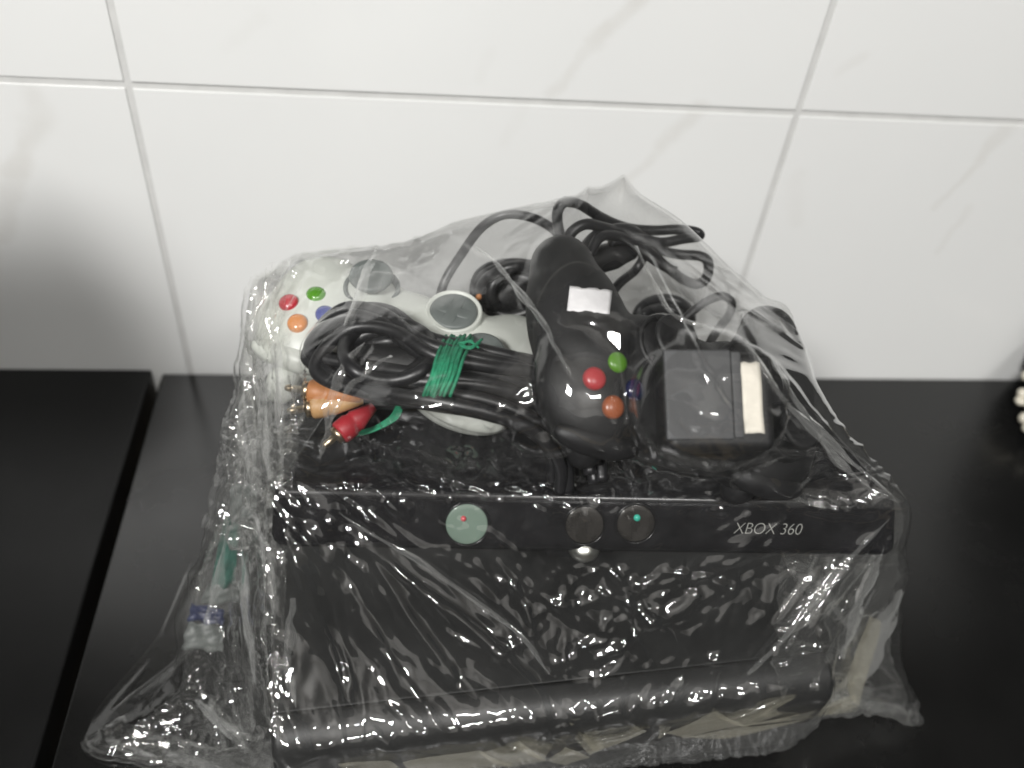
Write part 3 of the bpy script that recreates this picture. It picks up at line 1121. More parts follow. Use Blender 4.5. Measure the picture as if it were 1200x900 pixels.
rows = [
    [(300, 345, .19), (318, 318, .20), (345, 298, .205), (440, 288, .21), (490, 278, .215), (530, 260, .22), (600, 244, .235), (660, 233, .245), (725, 222, .25), (790, 252, .245), (850, 308, .235), (892, 345, .225), (920, 378, .22)],
    [(293, 392, .175), (310, 372, .19), (345, 350, .205), (420, 320, .212), (485, 312, .215), (530, 300, .222), (600, 285, .238), (655, 265, .248), (715, 262, .252), (780, 290, .248), (835, 340, .243), (896, 378, .236), (940, 418, .20)],
    [(285, 450, .15), (305, 430, .17), (335, 420, .20), (410, 385, .219), (470, 370, .225), (530, 362, .228), (600, 355, .233), (670, 350, .245), (735, 370, .245), (790, 390, .248), (845, 412, .248), (905, 430, .238), (958, 460, .19)],
    [(270, 510, .13), (297, 500, .155), (325, 500, .185), (400, 480, .200), (460, 480, .216), (525, 480, .220), (590, 485, .214), (660, 490, .210), (730, 495, .215), (790, 500, .232), (850, 510, .236), (920, 505, .222), (987, 500, .175)],
    [(262, 555, .115), (291, 552, .142), (318, 555, .163), (400, 550, .168), (465, 550, .170), (535, 550, .172), (610, 551, .172), (685, 552, .172), (760, 553, .176), (830, 555, .180), (910, 556, .176), (980, 552, .166), (1026, 545, .16)],
    [(252, 600, .10), (287, 592, .13), (314, 578, .156), (400, 580, .157), (465, 580, .157), (535, 581, .158), (610, 582, .158), (685, 583, .158), (760, 585, .158), (830, 587, .158), (910, 589, .158), (1000, 592, .157), (1066, 592, .155)],
    [(235, 650, .08), (278, 655, .10), (308, 665, .120), (398, 666, .122), (465, 667, .120), (535, 668, .119), (610, 669, .119), (685, 670, .119), (758, 670, .119), (828, 670, .120), (905, 668, .122), (995, 664, .123), (1063, 650, .12)],
    [(205, 720, .05), (260, 740, .07), (307, 775, .092), (398, 770, .093), (466, 765, .092), (538, 760, .091), (610, 756, .091), (682, 753, .091), (756, 749, .091), (827, 745, .091), (904, 740, .092), (990, 730, .092), (1056, 712, .08)],
    [(203, 790, .02), (255, 822, .042), (306, 868, .078), (398, 862, .0795), (468, 853, .0795), (540, 845, .0795), (610, 837, .0795), (680, 830, .0795), (755, 821, .0795), (825, 813, .0795), (900, 805, .0795), (988, 795, .078), (1060, 782, .04)],
    [(152, 836, .008), (225, 868, .022), (302, 902, .052), (396, 893, .055), (468, 888, .055), (540, 884, .055), (610, 876, .055), (680, 865, .055), (755, 852, .055), (825, 844, .055), (900, 832, .055), (1000, 816, .05), (1068, 815, .015)],
    [(100, 870, .003), (200, 898, .006), (302, 930, .022), (396, 922, .03), (468, 914, .03), (540, 906, .03), (610, 894, .03), (680, 881, .03), (755, 868, .03), (825, 858, .03), (900, 848, .03), (1004, 832, .025), (1078, 840, .003)],
]
core = np.array([[at(p[0], p[1], z=p[2]) for p in r] for r in rows])
nr, nc = core.shape[:2]
# below the bar the film hangs free, as a tent from the lower edge of its front to the console's front edge
fb = np.array(T4_(sensor) @ np.append(np.array(FACE @ Vector((0, -FL, 0.002))), 1))[:3]
ce = at(650, 833, z=0.0795)
for j in (6, 7):
    for i in range(2, 12):
        px = rows[j][i]
        d = R @ np.array([px[0] - 600.0, px[1] - 450.0, FPX])
        n2 = np.array([0, -(fb[2] - ce[2]), (fb[1] - ce[1])])
        n2 /= np.linalg.norm(n2)
        t = ((fb - CAM) @ n2) / (d @ n2)
        core[j, i] = CAM + t * d
# tuck under the front of the console
tuck = core[-1].copy()
tuck[:, 1] += np.where((np.arange(nc) >= 2) & (np.arange(nc) <= nc - 2), 0.035, 0.012)
tuck[:, 2] = np.where((np.arange(nc) >= 2) & (np.arange(nc) <= nc - 2), 0.006, 0.0015)
core = np.concatenate([core, tuck[None]], 0)
# back of the bag: from the upper outline down to the table behind the console
up1 = core[0].copy()
up1[:, 1] = np.minimum(up1[:, 1] + 0.045, -0.018)
up1[:, 2] = up1[:, 2] * 0.80
up2 = core[0].copy()
up2[:, 1] = -0.016
up2[:, 2] = up2[:, 2] * 0.42
up3 = core[0].copy()
up3[:, 1] = -0.014
up3[:, 2] = 0.004
core = np.concatenate([up3[None], up2[None], up1[None], core], 0)
# sides, round behind the outline
le = core[:, :1].copy()
le[:, :, 0] += 0.022
le[:, :, 1] = np.minimum(le[:, :, 1] + 0.05, -0.014)
le[:, :, 2] *= 0.5
le2 = le.copy()
le2[:, :, 0] += 0.01
le2[:, :, 1] = np.minimum(le2[:, :, 1] + 0.05, -0.014)
le2[:, :, 2] = 0.003
ri = core[:, -1:].copy()
ri[:, :, 0] -= 0.016
ri[:, :, 1] = np.minimum(ri[:, :, 1] + 0.05, -0.014)
ri[:, :, 2] *= 0.5
ri2 = ri.copy()
ri2[:, :, 0] -= 0.01
ri2[:, :, 1] = np.minimum(ri2[:, :, 1] + 0.05, -0.014)
ri2[:, :, 2] = 0.003
core = np.concatenate([le2, le, core, ri, ri2], 1)
NV, NU = 300, 340
P = bspline_grid(core, NU, NV)

# --- what the film lies on
PR_ = []   # (kind, data)


def T4(o):
    bpy.context.view_layer.update()
    return np.array(o.matrix_world)


def push_out(P, eps=0.0012):
    sh = P.shape
    Q = P.reshape(-1, 3)
    for kind, Mw, dat in PR_:
        A = Mw[:3, :3]
        lq = (Q - Mw[:3, 3]) @ A
        if kind == 'box':
            c, h, r = dat
            d = lq - c
            hh = h - r
            q = np.abs(d) - hh
            ins = np.max(q, 1) < 0
            cl = np.maximum(q, 0)
            dist = np.linalg.norm(cl, axis=1) - r
            m = (dist < eps)
            mo = m & ~ins
            nrm = np.zeros_like(lq)
            n_ = np.linalg.norm(cl, axis=1) + 1e-9
            nrm[mo] = (np.sign(d) * cl / n_[:, None])[mo]
            lq[mo] += nrm[mo] * (eps - dist[mo])[:, None]
            mi = ins
            if mi.any():
                # never push downwards or backwards
                qq = q[mi].copy()
                k = np.where(-qq[:, 2] < -qq[:, 1] + .0, 2, 2)
                dz = h[2] + eps - d[mi][:, 2]
                dy = h[1] + eps + d[mi][:, 1]
                usey = dy < dz
                t = lq[mi]
                t[~usey, 2] += dz[~usey]
                t[usey, 1] -= dy[usey]
                lq[mi] = t
        elif kind == 'ell':
            c, rad = dat
            d = (lq - c) / (rad + eps)
            n_ = np.linalg.norm(d, axis=1)
            m = n_ < 1
            if m.any():
                dd = d[m] / (n_[m][:, None] + 1e-9)
                lq[m] = c + dd * (rad + eps)
        Q = lq @ A.T + Mw[:3, 3]
    Q[:, 2] = np.maximum(Q[:, 2], 0.001)
    Q[:, 1] = np.minimum(Q[:, 1], -0.004)
    return Q.reshape(sh)


c_ = 0.01
PR_.append(('box', T4(console), (np.array([0, CD / 2, (CZ0 + CZ1) / 2]), np.array([CW / 2, CD / 2, (CZ1 - CZ0) / 2]), 0.008)))
PR_.append(('box', T4(sensor), (np.array([0, KD / 2, KH / 2]), np.array([KW / 2, KD / 2, KH / 2]), 0.004)))
PR_.append(('box', T4(sensor) @ np.array(FACE), (np.array([0, -FL / 2, -0.011]), np.array([KW / 2, FL / 2, 0.011]), 0.003)))
PR_.append(('ell', T4(pack), (np.array([px2(-1), px2(-3), -0.0098]), np.array([px2(86), px2(80), 0.0165]))))
for t in (white, black):
    Mw = T4(t)
    for (c, r) in [((0, .3, .1), (5.9, 3.1, 1.95)), ((4.35, .6, .2), (2.8, 2.9, 1.72)), ((-4.35, .6, .2), (2.8, 2.9, 1.72)),
                   *([((5.0, -2.2, -.3), (2.2, 2.6, 1.8)), ((-5.0, -2.2, -.3), (2.2, 2.6, 1.8)), ((5.6, -4.4, -.9), (1.75, 2.2, 1.5)), ((-5.6, -4.4, -.9), (1.75, 2.2, 1.5))] if t is black else
                     [((4.9, -1.9, -.7), (2.1, 2.3, 1.7)), ((-4.9, -1.9, -.7), (2.1, 2.3, 1.7))]),
                   ((2.1, -1.3, 1.9), (1.2, 1.2, .9)), ((-2.1, -1.3, 1.6), (1.4, 1.4, .5)), ((-4.35, 1.0, 1.9), (1.2, 1.2, .9))]:
        PR_.append(('ell', Mw, (np.array(c) * c_, np.array(r) * c_)))
I4 = np.eye(4)
for (q, r) in [(at(455, 412, z=.206), (.036, .024, .012)), (at(560, 436, z=.208), (.045, .018, .012)), (at(640, 480, z=.195), (.022, .026, .012)), (at(375, 462, z=.184), (.016, .010, .007))]:
    PR_.append(('ell', I4, (q, np.array(r))))

# --- film relaxation: the sheet starts a little too large and buckles into wrinkles
rs = np.random.RandomState(11)


def smooth_noise(shape, n, seed):
    r = np.random.RandomState(seed)
    g = r.randn(n[0], n[1], 1)
    return bspline_grid(np.repeat(g, 3, 2), shape[1], shape[0])[:, :, 0]


P = push_out(P)
P0 = P.copy()
pxg = to_px(P)


def blob(cx, cy, rx, ry):
    return np.exp(-((pxg[:, :, 0] - cx) / rx) ** 2 - ((pxg[:, :, 1] - cy) / ry) ** 2)


loose = (0.9 * blob(600, 550, 170, 40) + 0.5 * blob(780, 545, 60, 35) + 0.6 * blob(260, 650, 45, 200) + 0.5 * blob(180, 850, 70, 45)
         + 0.3 * blob(780, 690, 120, 45) + 0.35 * blob(660, 700, 80, 60) + 0.5 * blob(470, 300, 70, 40) + 0.5 * blob(1010, 740, 45, 90)
         + 0.5 * blob(560, 320, 80, 40) + 0.4 * blob(650, 430, 60, 60) + 0.5 * blob(350, 640, 50, 50))
loose = np.clip(loose, 0, 1)
infl = 1.0 + 0.013 * loose


def normals(P):
    du = np.gradient(P, axis=1)
    dv = np.gradient(P, axis=0)
    n = np.cross(du, -dv)
    n /= np.linalg.norm(n, axis=2)[:, :, None] + 1e-12
    return n


Nrm = normals(P)
if (Nrm[NV // 2, NU // 2] @ (CAM - P[NV // 2, NU // 2])) < 0:
    Nrm = -Nrm


def ridge(P, pts, w, amp, sharp=1.0):
    """raise a fold along a line given in photo pixels (on the front sheet)"""
    pts = np.array(pts, float)
    total = np.zeros(P.shape[:2])
    seg = np.linalg.norm(np.diff(pts, axis=0), axis=1)
    Ltot = seg.sum()
    acc = 0
    x, y = pxg[:, :, 0], pxg[:, :, 1]
    best = np.full(x.shape, 1e9)
    tt = np.zeros(x.shape)
    for k in range(len(seg)):
        a, b = pts[k], pts[k + 1]
        d = (b - a) / (seg[k] + 1e-9)
        u = np.clip((x - a[0]) * d[0] + (y - a[1]) * d[1], 0, seg[k])
        dd = np.hypot(x - a[0] - u * d[0], y - a[1] - u * d[1])
        m = dd < best
        best[m] = dd[m]
        tt[m] = (acc + u[m]) / Ltot
        acc += seg[k]
    env = np.clip(np.sin(np.pi * np.clip(tt, 0.02, 0.98)), 0, 1) ** 0.6
    prof = np.maximum(0, 1 - best / w)
    prof = np.where(best < w, prof ** sharp, 0)
    return amp * env * prof


front = np.zeros((NV, NU), bool)
front[(rowi_ := np.linspace(0, core.shape[0] - 1, NV)) >= 2.9] = True
coli_ = np.linspace(0, core.shape[1] - 1, NU)
front &= ((coli_ > 1.9) & (coli_ < 14.1))[None]
FOLDS = [
    ([(395, 600), (425, 620), (487, 655), (530, 682), (600, 735), (660, 800)], 11, .0050),
    ([(400, 612), (440, 645), (495, 690), (545, 725), (600, 775), (665, 840)], 11, .0045),
    ([(430, 640), (480, 720), (540, 800), (580, 850)], 10, .0030),
    ([(460, 660), (520, 740), (575, 830)], 9, .0028),
    ([(380, 640), (430, 720), (480, 800), (520, 850)], 12, .0025),
    ([(340, 600), (360, 690), (400, 790), (420, 850)], 10, .0022),
    ([(1040, 606), (1000, 640), (960, 695), (920, 745), (860, 810)], 10, .0050),
    ([(1045, 612), (985, 690), (930, 760), (870, 820)], 10, .0035),
    ([(1050, 615), (1020, 690), (985, 760), (960, 830)], 10, .0030),
    ([(1058, 612), (1045, 680), (1010, 750), (990, 830)], 9, .0040),
    ([(1062, 650), (1040, 720), (1000, 790)], 8, .0035),
    ([(1062, 690), (1050, 760), (1072, 830)], 8, .0040),
    ([(840, 310), (870, 380), (910, 450), (955, 520), (1010, 580)], 9, .0040),
    ([(905, 420), (950, 480), (1000, 540), (1050, 588)], 8, .0032),
    ([(760, 300), (800, 380), (830, 440), (870, 510)], 8, .0025),
    ([(690, 240), (740, 300), (790, 370), (850, 395)], 7, .0022),
    ([(560, 300), (610, 350), (640, 400), (680, 450)], 8, .0025),
    ([(600, 330), (650, 390), (672, 440)], 7, .0022),
    ([(320, 318), (306, 400), (312, 480), (318, 570)], 8, .0042),
    ([(332, 312), (318, 400), (328, 490), (322, 570)], 7, .0035),
    ([(300, 345), (292, 430), (300, 500), (308, 575)], 8, .0042),
    ([(286, 440), (290, 510), (300, 575)], 8, .0035),
    ([(420, 405), (390, 460), (380, 500), (376, 540)], 8, .0040),
    ([(400, 450), (425, 430), (440, 410)], 7, .0030),
    ([(316, 582), (335, 640), (340, 700), (334, 800)], 8, .0030),
    ([(312, 582), (302, 660), (308, 760), (314, 860)], 8, .0050),
    ([(306, 585), (285, 650), (290, 740), (310, 850)], 9, .0042),
    ([(300, 585), (262, 650), (250, 740), (285, 860)], 9, .0036),
    ([(290, 590), (240, 670), (225, 730)], 9, .0035),
    ([(205, 780), (240, 820), (290, 870)], 9, .0040),
    ([(105, 868), (170, 845), (240, 830)], 8, .0030),
    ([(115, 872), (190, 868), (270, 880)], 8, .0030),
    ([(125, 868), (180, 890), (240, 896)], 8, .0030),
    ([(318, 586), (350, 598), (385, 604)], 7, .0030),
    ([(330, 320), (380, 305), (440, 292)], 7, .0025),
    ([(440, 292), (425, 340), (418, 390)], 7, .0030),
    ([(430, 290), (480, 320), (520, 345)], 7, .0028),
    ([(520, 270), (560, 300), (590, 310)], 8, .0025),
    ([(660, 540), (672, 580), (684, 600)], 6, .0030),
    ([(690, 520), (695, 550), (690, 590)], 6, .0035),
    ([(750, 530), (765, 560), (785, 592)], 7, .0042),
    ([(740, 520), (752, 560), (758, 600)], 7, .0030),
    ([(830, 550), (845, 570), (870, 590), (930, 600)], 7, .0034),
    ([(870, 556), (860, 590)], 6, .0030),
    ([(900, 560), (940, 585), (1010, 602)], 7, .0032),
    ([(780, 795), (830, 778), (880, 772)], 7, .0030),
    ([(640, 790), (700, 800), (760, 780), (800, 770)], 8, .0030),
    ([(700, 690), (760, 720), (800, 760)], 9, .0028),
    ([(620, 690), (680, 740), (740, 745)], 9, .0028),
    ([(860, 680), (800, 720), (740, 740)], 9, .0028),
    ([(930, 640), (860, 660), (800, 670)], 8, .0022),
    ([(320, 905), (420, 880), (560, 892)], 8, .0030),
    ([(620, 880), (660, 850), (700, 875)], 8, .0040),
    ([(660, 870), (720, 830), (760, 860)], 8, .0040),
    ([(780, 850), (860, 835), (960, 815)], 8, .0040),
    ([(740, 858), (780, 800), (800, 780)], 8, .0040),
    ([(860, 845), (930, 822), (1000, 800)], 7, .0035),
    ([(990, 830), (1000, 770), (1020, 700)], 7, .0040),
]
H = np.zeros((NV, NU))
for k, (pts, w, amp) in enumerate(FOLDS):
    H += np.where(front, ridge(P, pts, w, amp), 0) * (1 if k % 4 else -0.7)
rf = random.Random(21)
for k in range(330):
    # short random creases, mostly where the film is loose
    for _t in range(30):
        j, i = rf.randrange(NV), rf.randrange(NU)
        if front[j, i] and rf.random() < 0.10 + loose[j, i]:
            break
    cx, cy = pxg[j, i]
    # lie roughly along the pull of the nearest folds: fan from the two top corners of the bar
    dl = math.atan2(cy - 560, cx - 300)
    dr = math.atan2(cy - 580, cx - 1070)
    base_a = dl if cx < 690 else dr
    an = base_a + rf.gauss(0, 0.7)
    ln = rf.uniform(10, 48)
    bend = rf.uniform(-.3, .3)
    pts = [(cx - math.cos(an - bend) * ln / 2, cy - math.sin(an - bend) * ln / 2), (cx, cy), (cx + math.cos(an + bend) * ln / 2, cy + math.sin(an + bend) * ln / 2)]
    w = rf.uniform(4, 9)
    x0, x1, y0, y1 = cx - ln, cx + ln, cy - ln, cy + ln
    H += np.where(front, ridge(P, pts, w, rf.choice((-1, 1)) * rf.uniform(.0008, .0022)), 0)
P = P + Nrm * (H * 0.8 + 0.0004 * smooth_noise((NV, NU), (30, 34), 5) * (0.1 + loose))[:, :, None]
P = push_out(P)
Lh = np.linalg.norm(P[:, 1:] - P[:, :-1], axis=2) * (infl[:, 1:])
Lv = np.linalg.norm(P[1:] - P[:-1], axis=2) * (infl[1:])
Ld1 = np.linalg.norm(P[1:, 1:] - P[:-1, :-1], axis=2) * infl[1:, 1:]
Ld2 = np.linalg.norm(P[1:, :-1] - P[:-1, 1:], axis=2) * infl[1:, 1:]
Lb_h = np.linalg.norm(P[:, 3:] - P[:, :-3], axis=2) * infl[:, 3:]
Lb_v = np.linalg.norm(P[3:] - P[:-3], axis=2) * infl[3:]


pin = np.zeros((NV, NU))
rowi = np.linspace(0, core.shape[0] - 1, NV)
coli = np.linspace(0, core.shape[1] - 1, NU)
# outline rows/columns are held
pin = np.maximum(pin, np.exp(-((rowi - 3) / .25) ** 2)[:, None] * .5)
pin = np.maximum(pin, np.exp(-((rowi - 13) / .25) ** 2)[:, None] * .5)
pin = np.maximum(pin, np.exp(-((coli - 2) / .25) ** 2)[None] * .5)
pin = np.maximum(pin, np.exp(-((coli - 14) / .25) ** 2)[None] * .5)
pin = np.maximum(pin, 0.012)
pin = pin[:, :, None]


def fix(a, b, L, w):
    d = b - a
    n = np.linalg.norm(d, axis=2)
    c = (w * 0.5 * (n - L) / (n + 1e-9))[:, :, None] * d
    a += c
    b -= c


def fix_soft(a, b, L, w):
    d = b - a
    n = np.linalg.norm(d, axis=2)
    e = n - L
    c = (w * 0.5 * e / (n + 1e-9))[:, :, None] * d
    a += c
    b -= c


vel = np.zeros_like(P)
import time
_t0 = time.time()
NIT = 110
for it in range(NIT):
    prev = P.copy()
    P = P + vel * 0.80
    P[:, :, 2] -= 0.000004
    for k in range(2):
        for par in (0, 1):
            a, b = P[:, par:-1:2], P[:, par + 1::2]
            fix(a, b, Lh[:, par::2], 1.0)
            a, b = P[par:-1:2], P[par + 1::2]
            fix(a, b, Lv[par::2], 1.0)
            a, b = P[par:-1:2, :-1], P[par + 1::2, 1:]
            fix(a, b, Ld1[par::2], 0.5)
            a, b = P[par:-1:2, 1:], P[par + 1::2, :-1]
            fix(a, b, Ld2[par::2], 0.5)
    # stiffness against very short waves
    for s in range(6):
        m = (P.shape[1] - s - 3 + 5) // 6
        a, b = P[:, s:-3:6], P[:, s + 3::6]
        k = min(a.shape[1], b.shape[1])
        fix_soft(a[:, :k], b[:, :k], Lb_h[:, s::6][:, :k], 0.25)
        a, b = P[s:-3:6], P[s + 3::6]
        k = min(a.shape[0], b.shape[0])
        fix_soft(a[:k], b[:k], Lb_v[s::6][:k], 0.25)
    P += (P0 - P) * pin
    if it % 3 == 2 or it == NIT - 1:
        P = push_out(P)
    vel = P - prev
    v = np.linalg.norm(vel, axis=2, keepdims=True)
    vel *= np.minimum(1, 0.0008 / (v + 1e-9))
print('film', time.time() - _t0)

# --- finer grid: crisp creases and crumpled facets that the coarse sheet cannot carry
for _ in range(3):       # take out the saw-tooth left by the relaxation
    P[1:-1] = (P[:-2] + 2 * P[1:-1] + P[2:]) / 4
    P[:, 1:-1] = (P[:, :-2] + 2 * P[:, 1:-1] + P[:, 2:]) / 4
NV2, NU2 = NV * 2, NU * 2
loose = bspline_grid(np.repeat(loose[:, :, None], 3, 2), NU2, NV2)[:, :, 0]
P = bspline_grid(P, NU2, NV2)
NV, NU = NV2, NU2
front = np.repeat(np.repeat(front, 2, 0), 2, 1)
pxg = to_px(P)
Nrm = normals(P)
if (Nrm[NV // 2, NU // 2] @ (CAM - P[NV // 2, NU // 2])) < 0:
    Nrm = -Nrm
FX, FY = pxg[:, :, 0][front], pxg[:, :, 1][front]
HF = np.zeros(FX.shape)


def crease(pts, w1, w2, amp):
    """sharp fold: steep on one side (w1 px), long slope on the other (w2 px)"""
    pts = np.array(pts, float)
    wm = max(w1, w2)
    sel = np.nonzero((FX > pts[:, 0].min() - wm) & (FX < pts[:, 0].max() + wm) & (FY > pts[:, 1].min() - wm) & (FY < pts[:, 1].max() + wm))[0]
    if not len(sel):
        return
    x, y = FX[sel], FY[sel]
    seg = np.linalg.norm(np.diff(pts, axis=0), axis=1)
    Lt = seg.sum()
    acc = 0
    best = np.full(x.shape, 1e9)
    sgn = np.zeros(x.shape)
    tt = np.zeros(x.shape)
    for k in range(len(seg)):
        a, b = pts[k], pts[k + 1]
        d = (b - a) / (seg[k] + 1e-9)
        rx, ry = x - a[0], y - a[1]
        u = np.clip(rx * d[0] + ry * d[1], 0, seg[k])
        dd = np.hypot(rx - u * d[0], ry - u * d[1])
        m = dd < best
        best[m] = dd[m]
        sgn[m] = (rx * d[1] - ry * d[0])[m]
        tt[m] = (acc + u[m]) / Lt
        acc += seg[k]
    env = np.clip(np.sin(np.pi * np.clip(tt, 0.01, 0.99)), 0, 1) ** 0.5
    w = np.where(sgn > 0, w1, w2) * (0.35 + 0.65 * env)
    HF[sel] += amp * env * np.maximum(0, 1 - best / w)


for k, (pts, w, amp) in enumerate(FOLDS):
    q = catmull([(p[0], p[1], 0) for p in pts], 4)[:, :2]
    crease(q, w * 0.30, w * 2.4, amp * 0.60 * (1 if k % 3 else -0.8))


def tri(t):
    return np.abs((t % 1.0) - 0.5) * 4 - 1


def crumple(x, y, lam, seed):
    r = random.Random(seed)
    h = 0
    wx, wy = x, y
    for k in range(5):
        a = r.uniform(0, math.pi)
        l = lam * r.uniform(.7, 1.6)
        t = (wx * math.cos(a) + wy * math.sin(a)) / l + r.random()
        v = tri(t)
        h = h + v * (l / lam) / 5
        b = r.uniform(0, 6.28)
        wx = wx + lam * .55 * v * math.cos(b)
        wy = wy + lam * .55 * v * math.sin(b)
    return h


LF = loose[front]
patch = smooth_noise((NV, NU), (16, 20), 71)[front]
# facets are drawn out along the pull of the bag: fan from the two top corners of the bar
wl = 1 / (1 + np.exp((FX - 700) / 60))
angl = np.arctan2(FY - 500, FX - 250)
angr = np.arctan2(FY - 520, FX - 1120)
rl_ = np.hypot(FY - 500, FX - 250)
rr_ = np.hypot(FY - 520, FX - 1120)
HF += 0.0022 * crumple(rl_ * 0.35, angl * 330, 62, 5) * wl * np.clip(.45 + .9 * patch, 0.06, 1.4)
HF += 0.0022 * crumple(rr_ * 0.35, angr * 330, 62, 9) * (1 - wl) * np.clip(.45 + .9 * patch, 0.06, 1.4)
HF += 0.00085 * crumple(FX, FY * 1.1, 30, 15) * np.clip(LF * 1.5 - .1, 0, 1)
HF += 0.00016 * crumple(FX, FY, 13, 25) * np.clip(LF * 1.6 - .25, 0, 1)
for k in range(400):
    for _t in range(40):
        i = rf.randrange(len(FX))
        if rf.random() < (0.08 + LF[i]) * (0.12 if (FY[i] < 430 and FX[i] > 470) else 1):
            break
    cx, cy = FX[i], FY[i]
    base_a = math.atan2(cy - 520, cx - 280) if rf.random() < (1 / (1 + math.exp((cx - 700) / 60))) else math.atan2(cy - 540, cx - 1100)
    if cx < 330 and cy < 600:
        base_a = math.pi / 2
    an = base_a + rf.gauss(0, 0.25 if cx < 330 else 0.55)
    ln = rf.choice((25, 45, 80, 120)) * rf.uniform(.6, 1.3) * (0.6 if LF[i] > .5 else 1)
    bend = rf.uniform(-.35, .35)
    pts = [(cx - math.cos(an - bend) * ln / 2, cy - math.sin(an - bend) * ln / 2), (cx, cy), (cx + math.cos(an + bend) * ln / 2, cy + math.sin(an + bend) * ln / 2)]
    crease(pts, rf.uniform(1.6, 3.5), rf.uniform(4, 14), rf.choice((-1, 1)) * rf.uniform(.00035, .0008) * (1 + ln / 90))
for (n_, x0, x1, y0, y1, am, asd, l0, l1, a0, a1) in ((190, 400, 900, 490, 602, math.pi / 2, .55, 16, 60, .0006, .0018), (60, 600, 1050, 568, 600, math.pi / 2, .5, 14, 36, .0006, .0018), (50, 560, 1010, 655, 700, .1, .8, 10, 40, .0003, .0009),
                                                     (36, 580, 790, 680, 780, 1.1, .6, 40, 110, .0006, .0016), (22, 680, 960, 765, 800, 0, .5, 16, 60, .0005, .0014),
                                                     (45, 330, 440, 590, 640, .9, .5, 10, 35, .0005, .0014), (50, 330, 620, 640, 840, .95, .25, 30, 110, .0004, .0012),
                                                     (40, 860, 1040, 620, 800, 2.2, .2, 30, 110, .0005, .0014)):
    for k in range(n_):
        cx, cy = rf.uniform(x0, x1), rf.uniform(y0, y1)
        an, ln, bend = rf.gauss(am, asd), rf.uniform(l0, l1), rf.uniform(-.4, .4)
        pts = [(cx - math.cos(an - bend) * ln / 2, cy - math.sin(an - bend) * ln / 2), (cx, cy), (cx + math.cos(an + bend) * ln / 2, cy + math.sin(an + bend) * ln / 2)]
        crease(pts, rf.uniform(2.0, 4), rf.uniform(5, 16), rf.choice((-1, 1)) * rf.uniform(a0, a1))
HF *= 1 - .6 * np.exp(-((FY - (868 - (FX - 315) * .112 - 8)) / 26) ** 2) * ((FX > 300) & (FX < 1000))      # taut over the console's rounded edge
for k in range(46):
    cx = rf.uniform(325, 985)
    cy = 868 - (cx - 315) * .112 - 10 + rf.uniform(-10, 10)
    an, ln = rf.gauss(1.15 if cx < 650 else 1.9, .22), rf.uniform(45, 110)
    crease([(cx - math.cos(an) * ln / 2, cy - math.sin(an) * ln / 2), (cx + rf.uniform(-3, 3), cy), (cx + math.cos(an) * ln / 2, cy + math.sin(an) * ln / 2)], rf.uniform(3, 6), rf.uniform(10, 22), rf.choice((-1, 1)) * rf.uniform(.0010, .0022))
full = np.zeros((NV, NU))
full[front] = np.where(HF < 0, HF * .45, HF)
for _ in range(3):      # the film cannot fold sharper than its own thickness lets it
    full[1:-1] = (full[:-2] + 2 * full[1:-1] + full[2:]) / 4
    full[:, 1:-1] = (full[:, :-2] + 2 * full[:, 1:-1] + full[:, 2:]) / 4
full += 0.0004 * front
P = P + Nrm * full[:, :, None]
# the peak of the bag mouth standing up at the top
for (cx, cy, rx, up_, lean) in ((726, 226, 15, .0080, .0006), (690, 234, 9, .0036, -.001)):
    g = np.exp(-np.abs((pxg[:, :, 0] - cx) / rx) ** 1.3) * np.exp(-((pxg[:, :, 1] - cy) / 16) ** 2)
    P[:, :, 2] += g * up_
    P[:, :, 0] += g * lean
P[:, :, 2] = np.maximum(P[:, :, 2], 0.0012)
P[:, :, 1] = np.minimum(P[:, :, 1], -0.003)
pxg = to_px(P)
Nrm = normals(P)
if (Nrm[NV // 2, NU // 2] @ (CAM - P[NV // 2, NU // 2])) < 0:
    Nrm = -Nrm

bag = empty('plastic_bag', (con_c[0], con_c[1] + .1, 0.0))
bpy.context.view_layer.update()
tag(bag, 'crumpled clear plastic bag wrapped round the console, controllers and cables', 'plastic bag')


def film_part(name, P, m):
    nv, nu = P.shape[:2]
    me = bpy.data.meshes.new(name)
    idx = np.arange(nv * nu).reshape(nv, nu)
    F = np.stack([idx[:-1, :-1], idx[1:, :-1], idx[1:, 1:], idx[:-1, 1:]], -1).reshape(-1, 4)
    me.from_pydata(P.reshape(-1, 3).tolist(), [], F.tolist())
    o = link(name, me, m, bag)
    o.matrix_parent_inverse = bag.matrix_world.inverted()
    return o


film_part('film', P, M_film)


def layer(name, r0, r1, c0, c1, off, seed, m, amp=.003, n=(10, 10), stretch=(1, 1)):
    """another ply of film, gathered against the first one"""
    j0, j1 = int(r0 / (core.shape[0] - 1) * NV), int(r1 / (core.shape[0] - 1) * NV)
    i0, i1 = int(c0 / (core.shape[1] - 1) * NU), int(c1 / (core.shape[1] - 1) * NU)
    Q = P[j0:j1, i0:i1].copy()
    nn = Nrm[j0:j1, i0:i1]
    px = pxg[j0:j1, i0:i1]
    r = random.Random(seed)
    edge = np.minimum(np.minimum(np.linspace(0, 1, j1 - j0)[:, None], np.linspace(1, 0, j1 - j0)[:, None]) * 4,
                      np.minimum(np.linspace(0, 1, i1 - i0)[None], np.linspace(1, 0, i1 - i0)[None]) * 4)
    edge = np.clip(edge, 0, 1)
    sg = np.sign(off)
    h = off * (0.35 + 0.65 * edge) + amp * .5 * np.abs(smooth_noise(Q.shape[:2], n, seed)) * (0.3 + edge) * sg
    h += amp * .6 * (1 + crumple(px[:, :, 0] * stretch[0], px[:, :, 1] * stretch[1], 34, seed)) * sg
    h += amp * .05 * (1 + crumple(px[:, :, 0] * stretch[0], px[:, :, 1] * stretch[1], 10, seed + 3)) * sg
    return film_part(name, Q + nn * h[:, :, None], m)


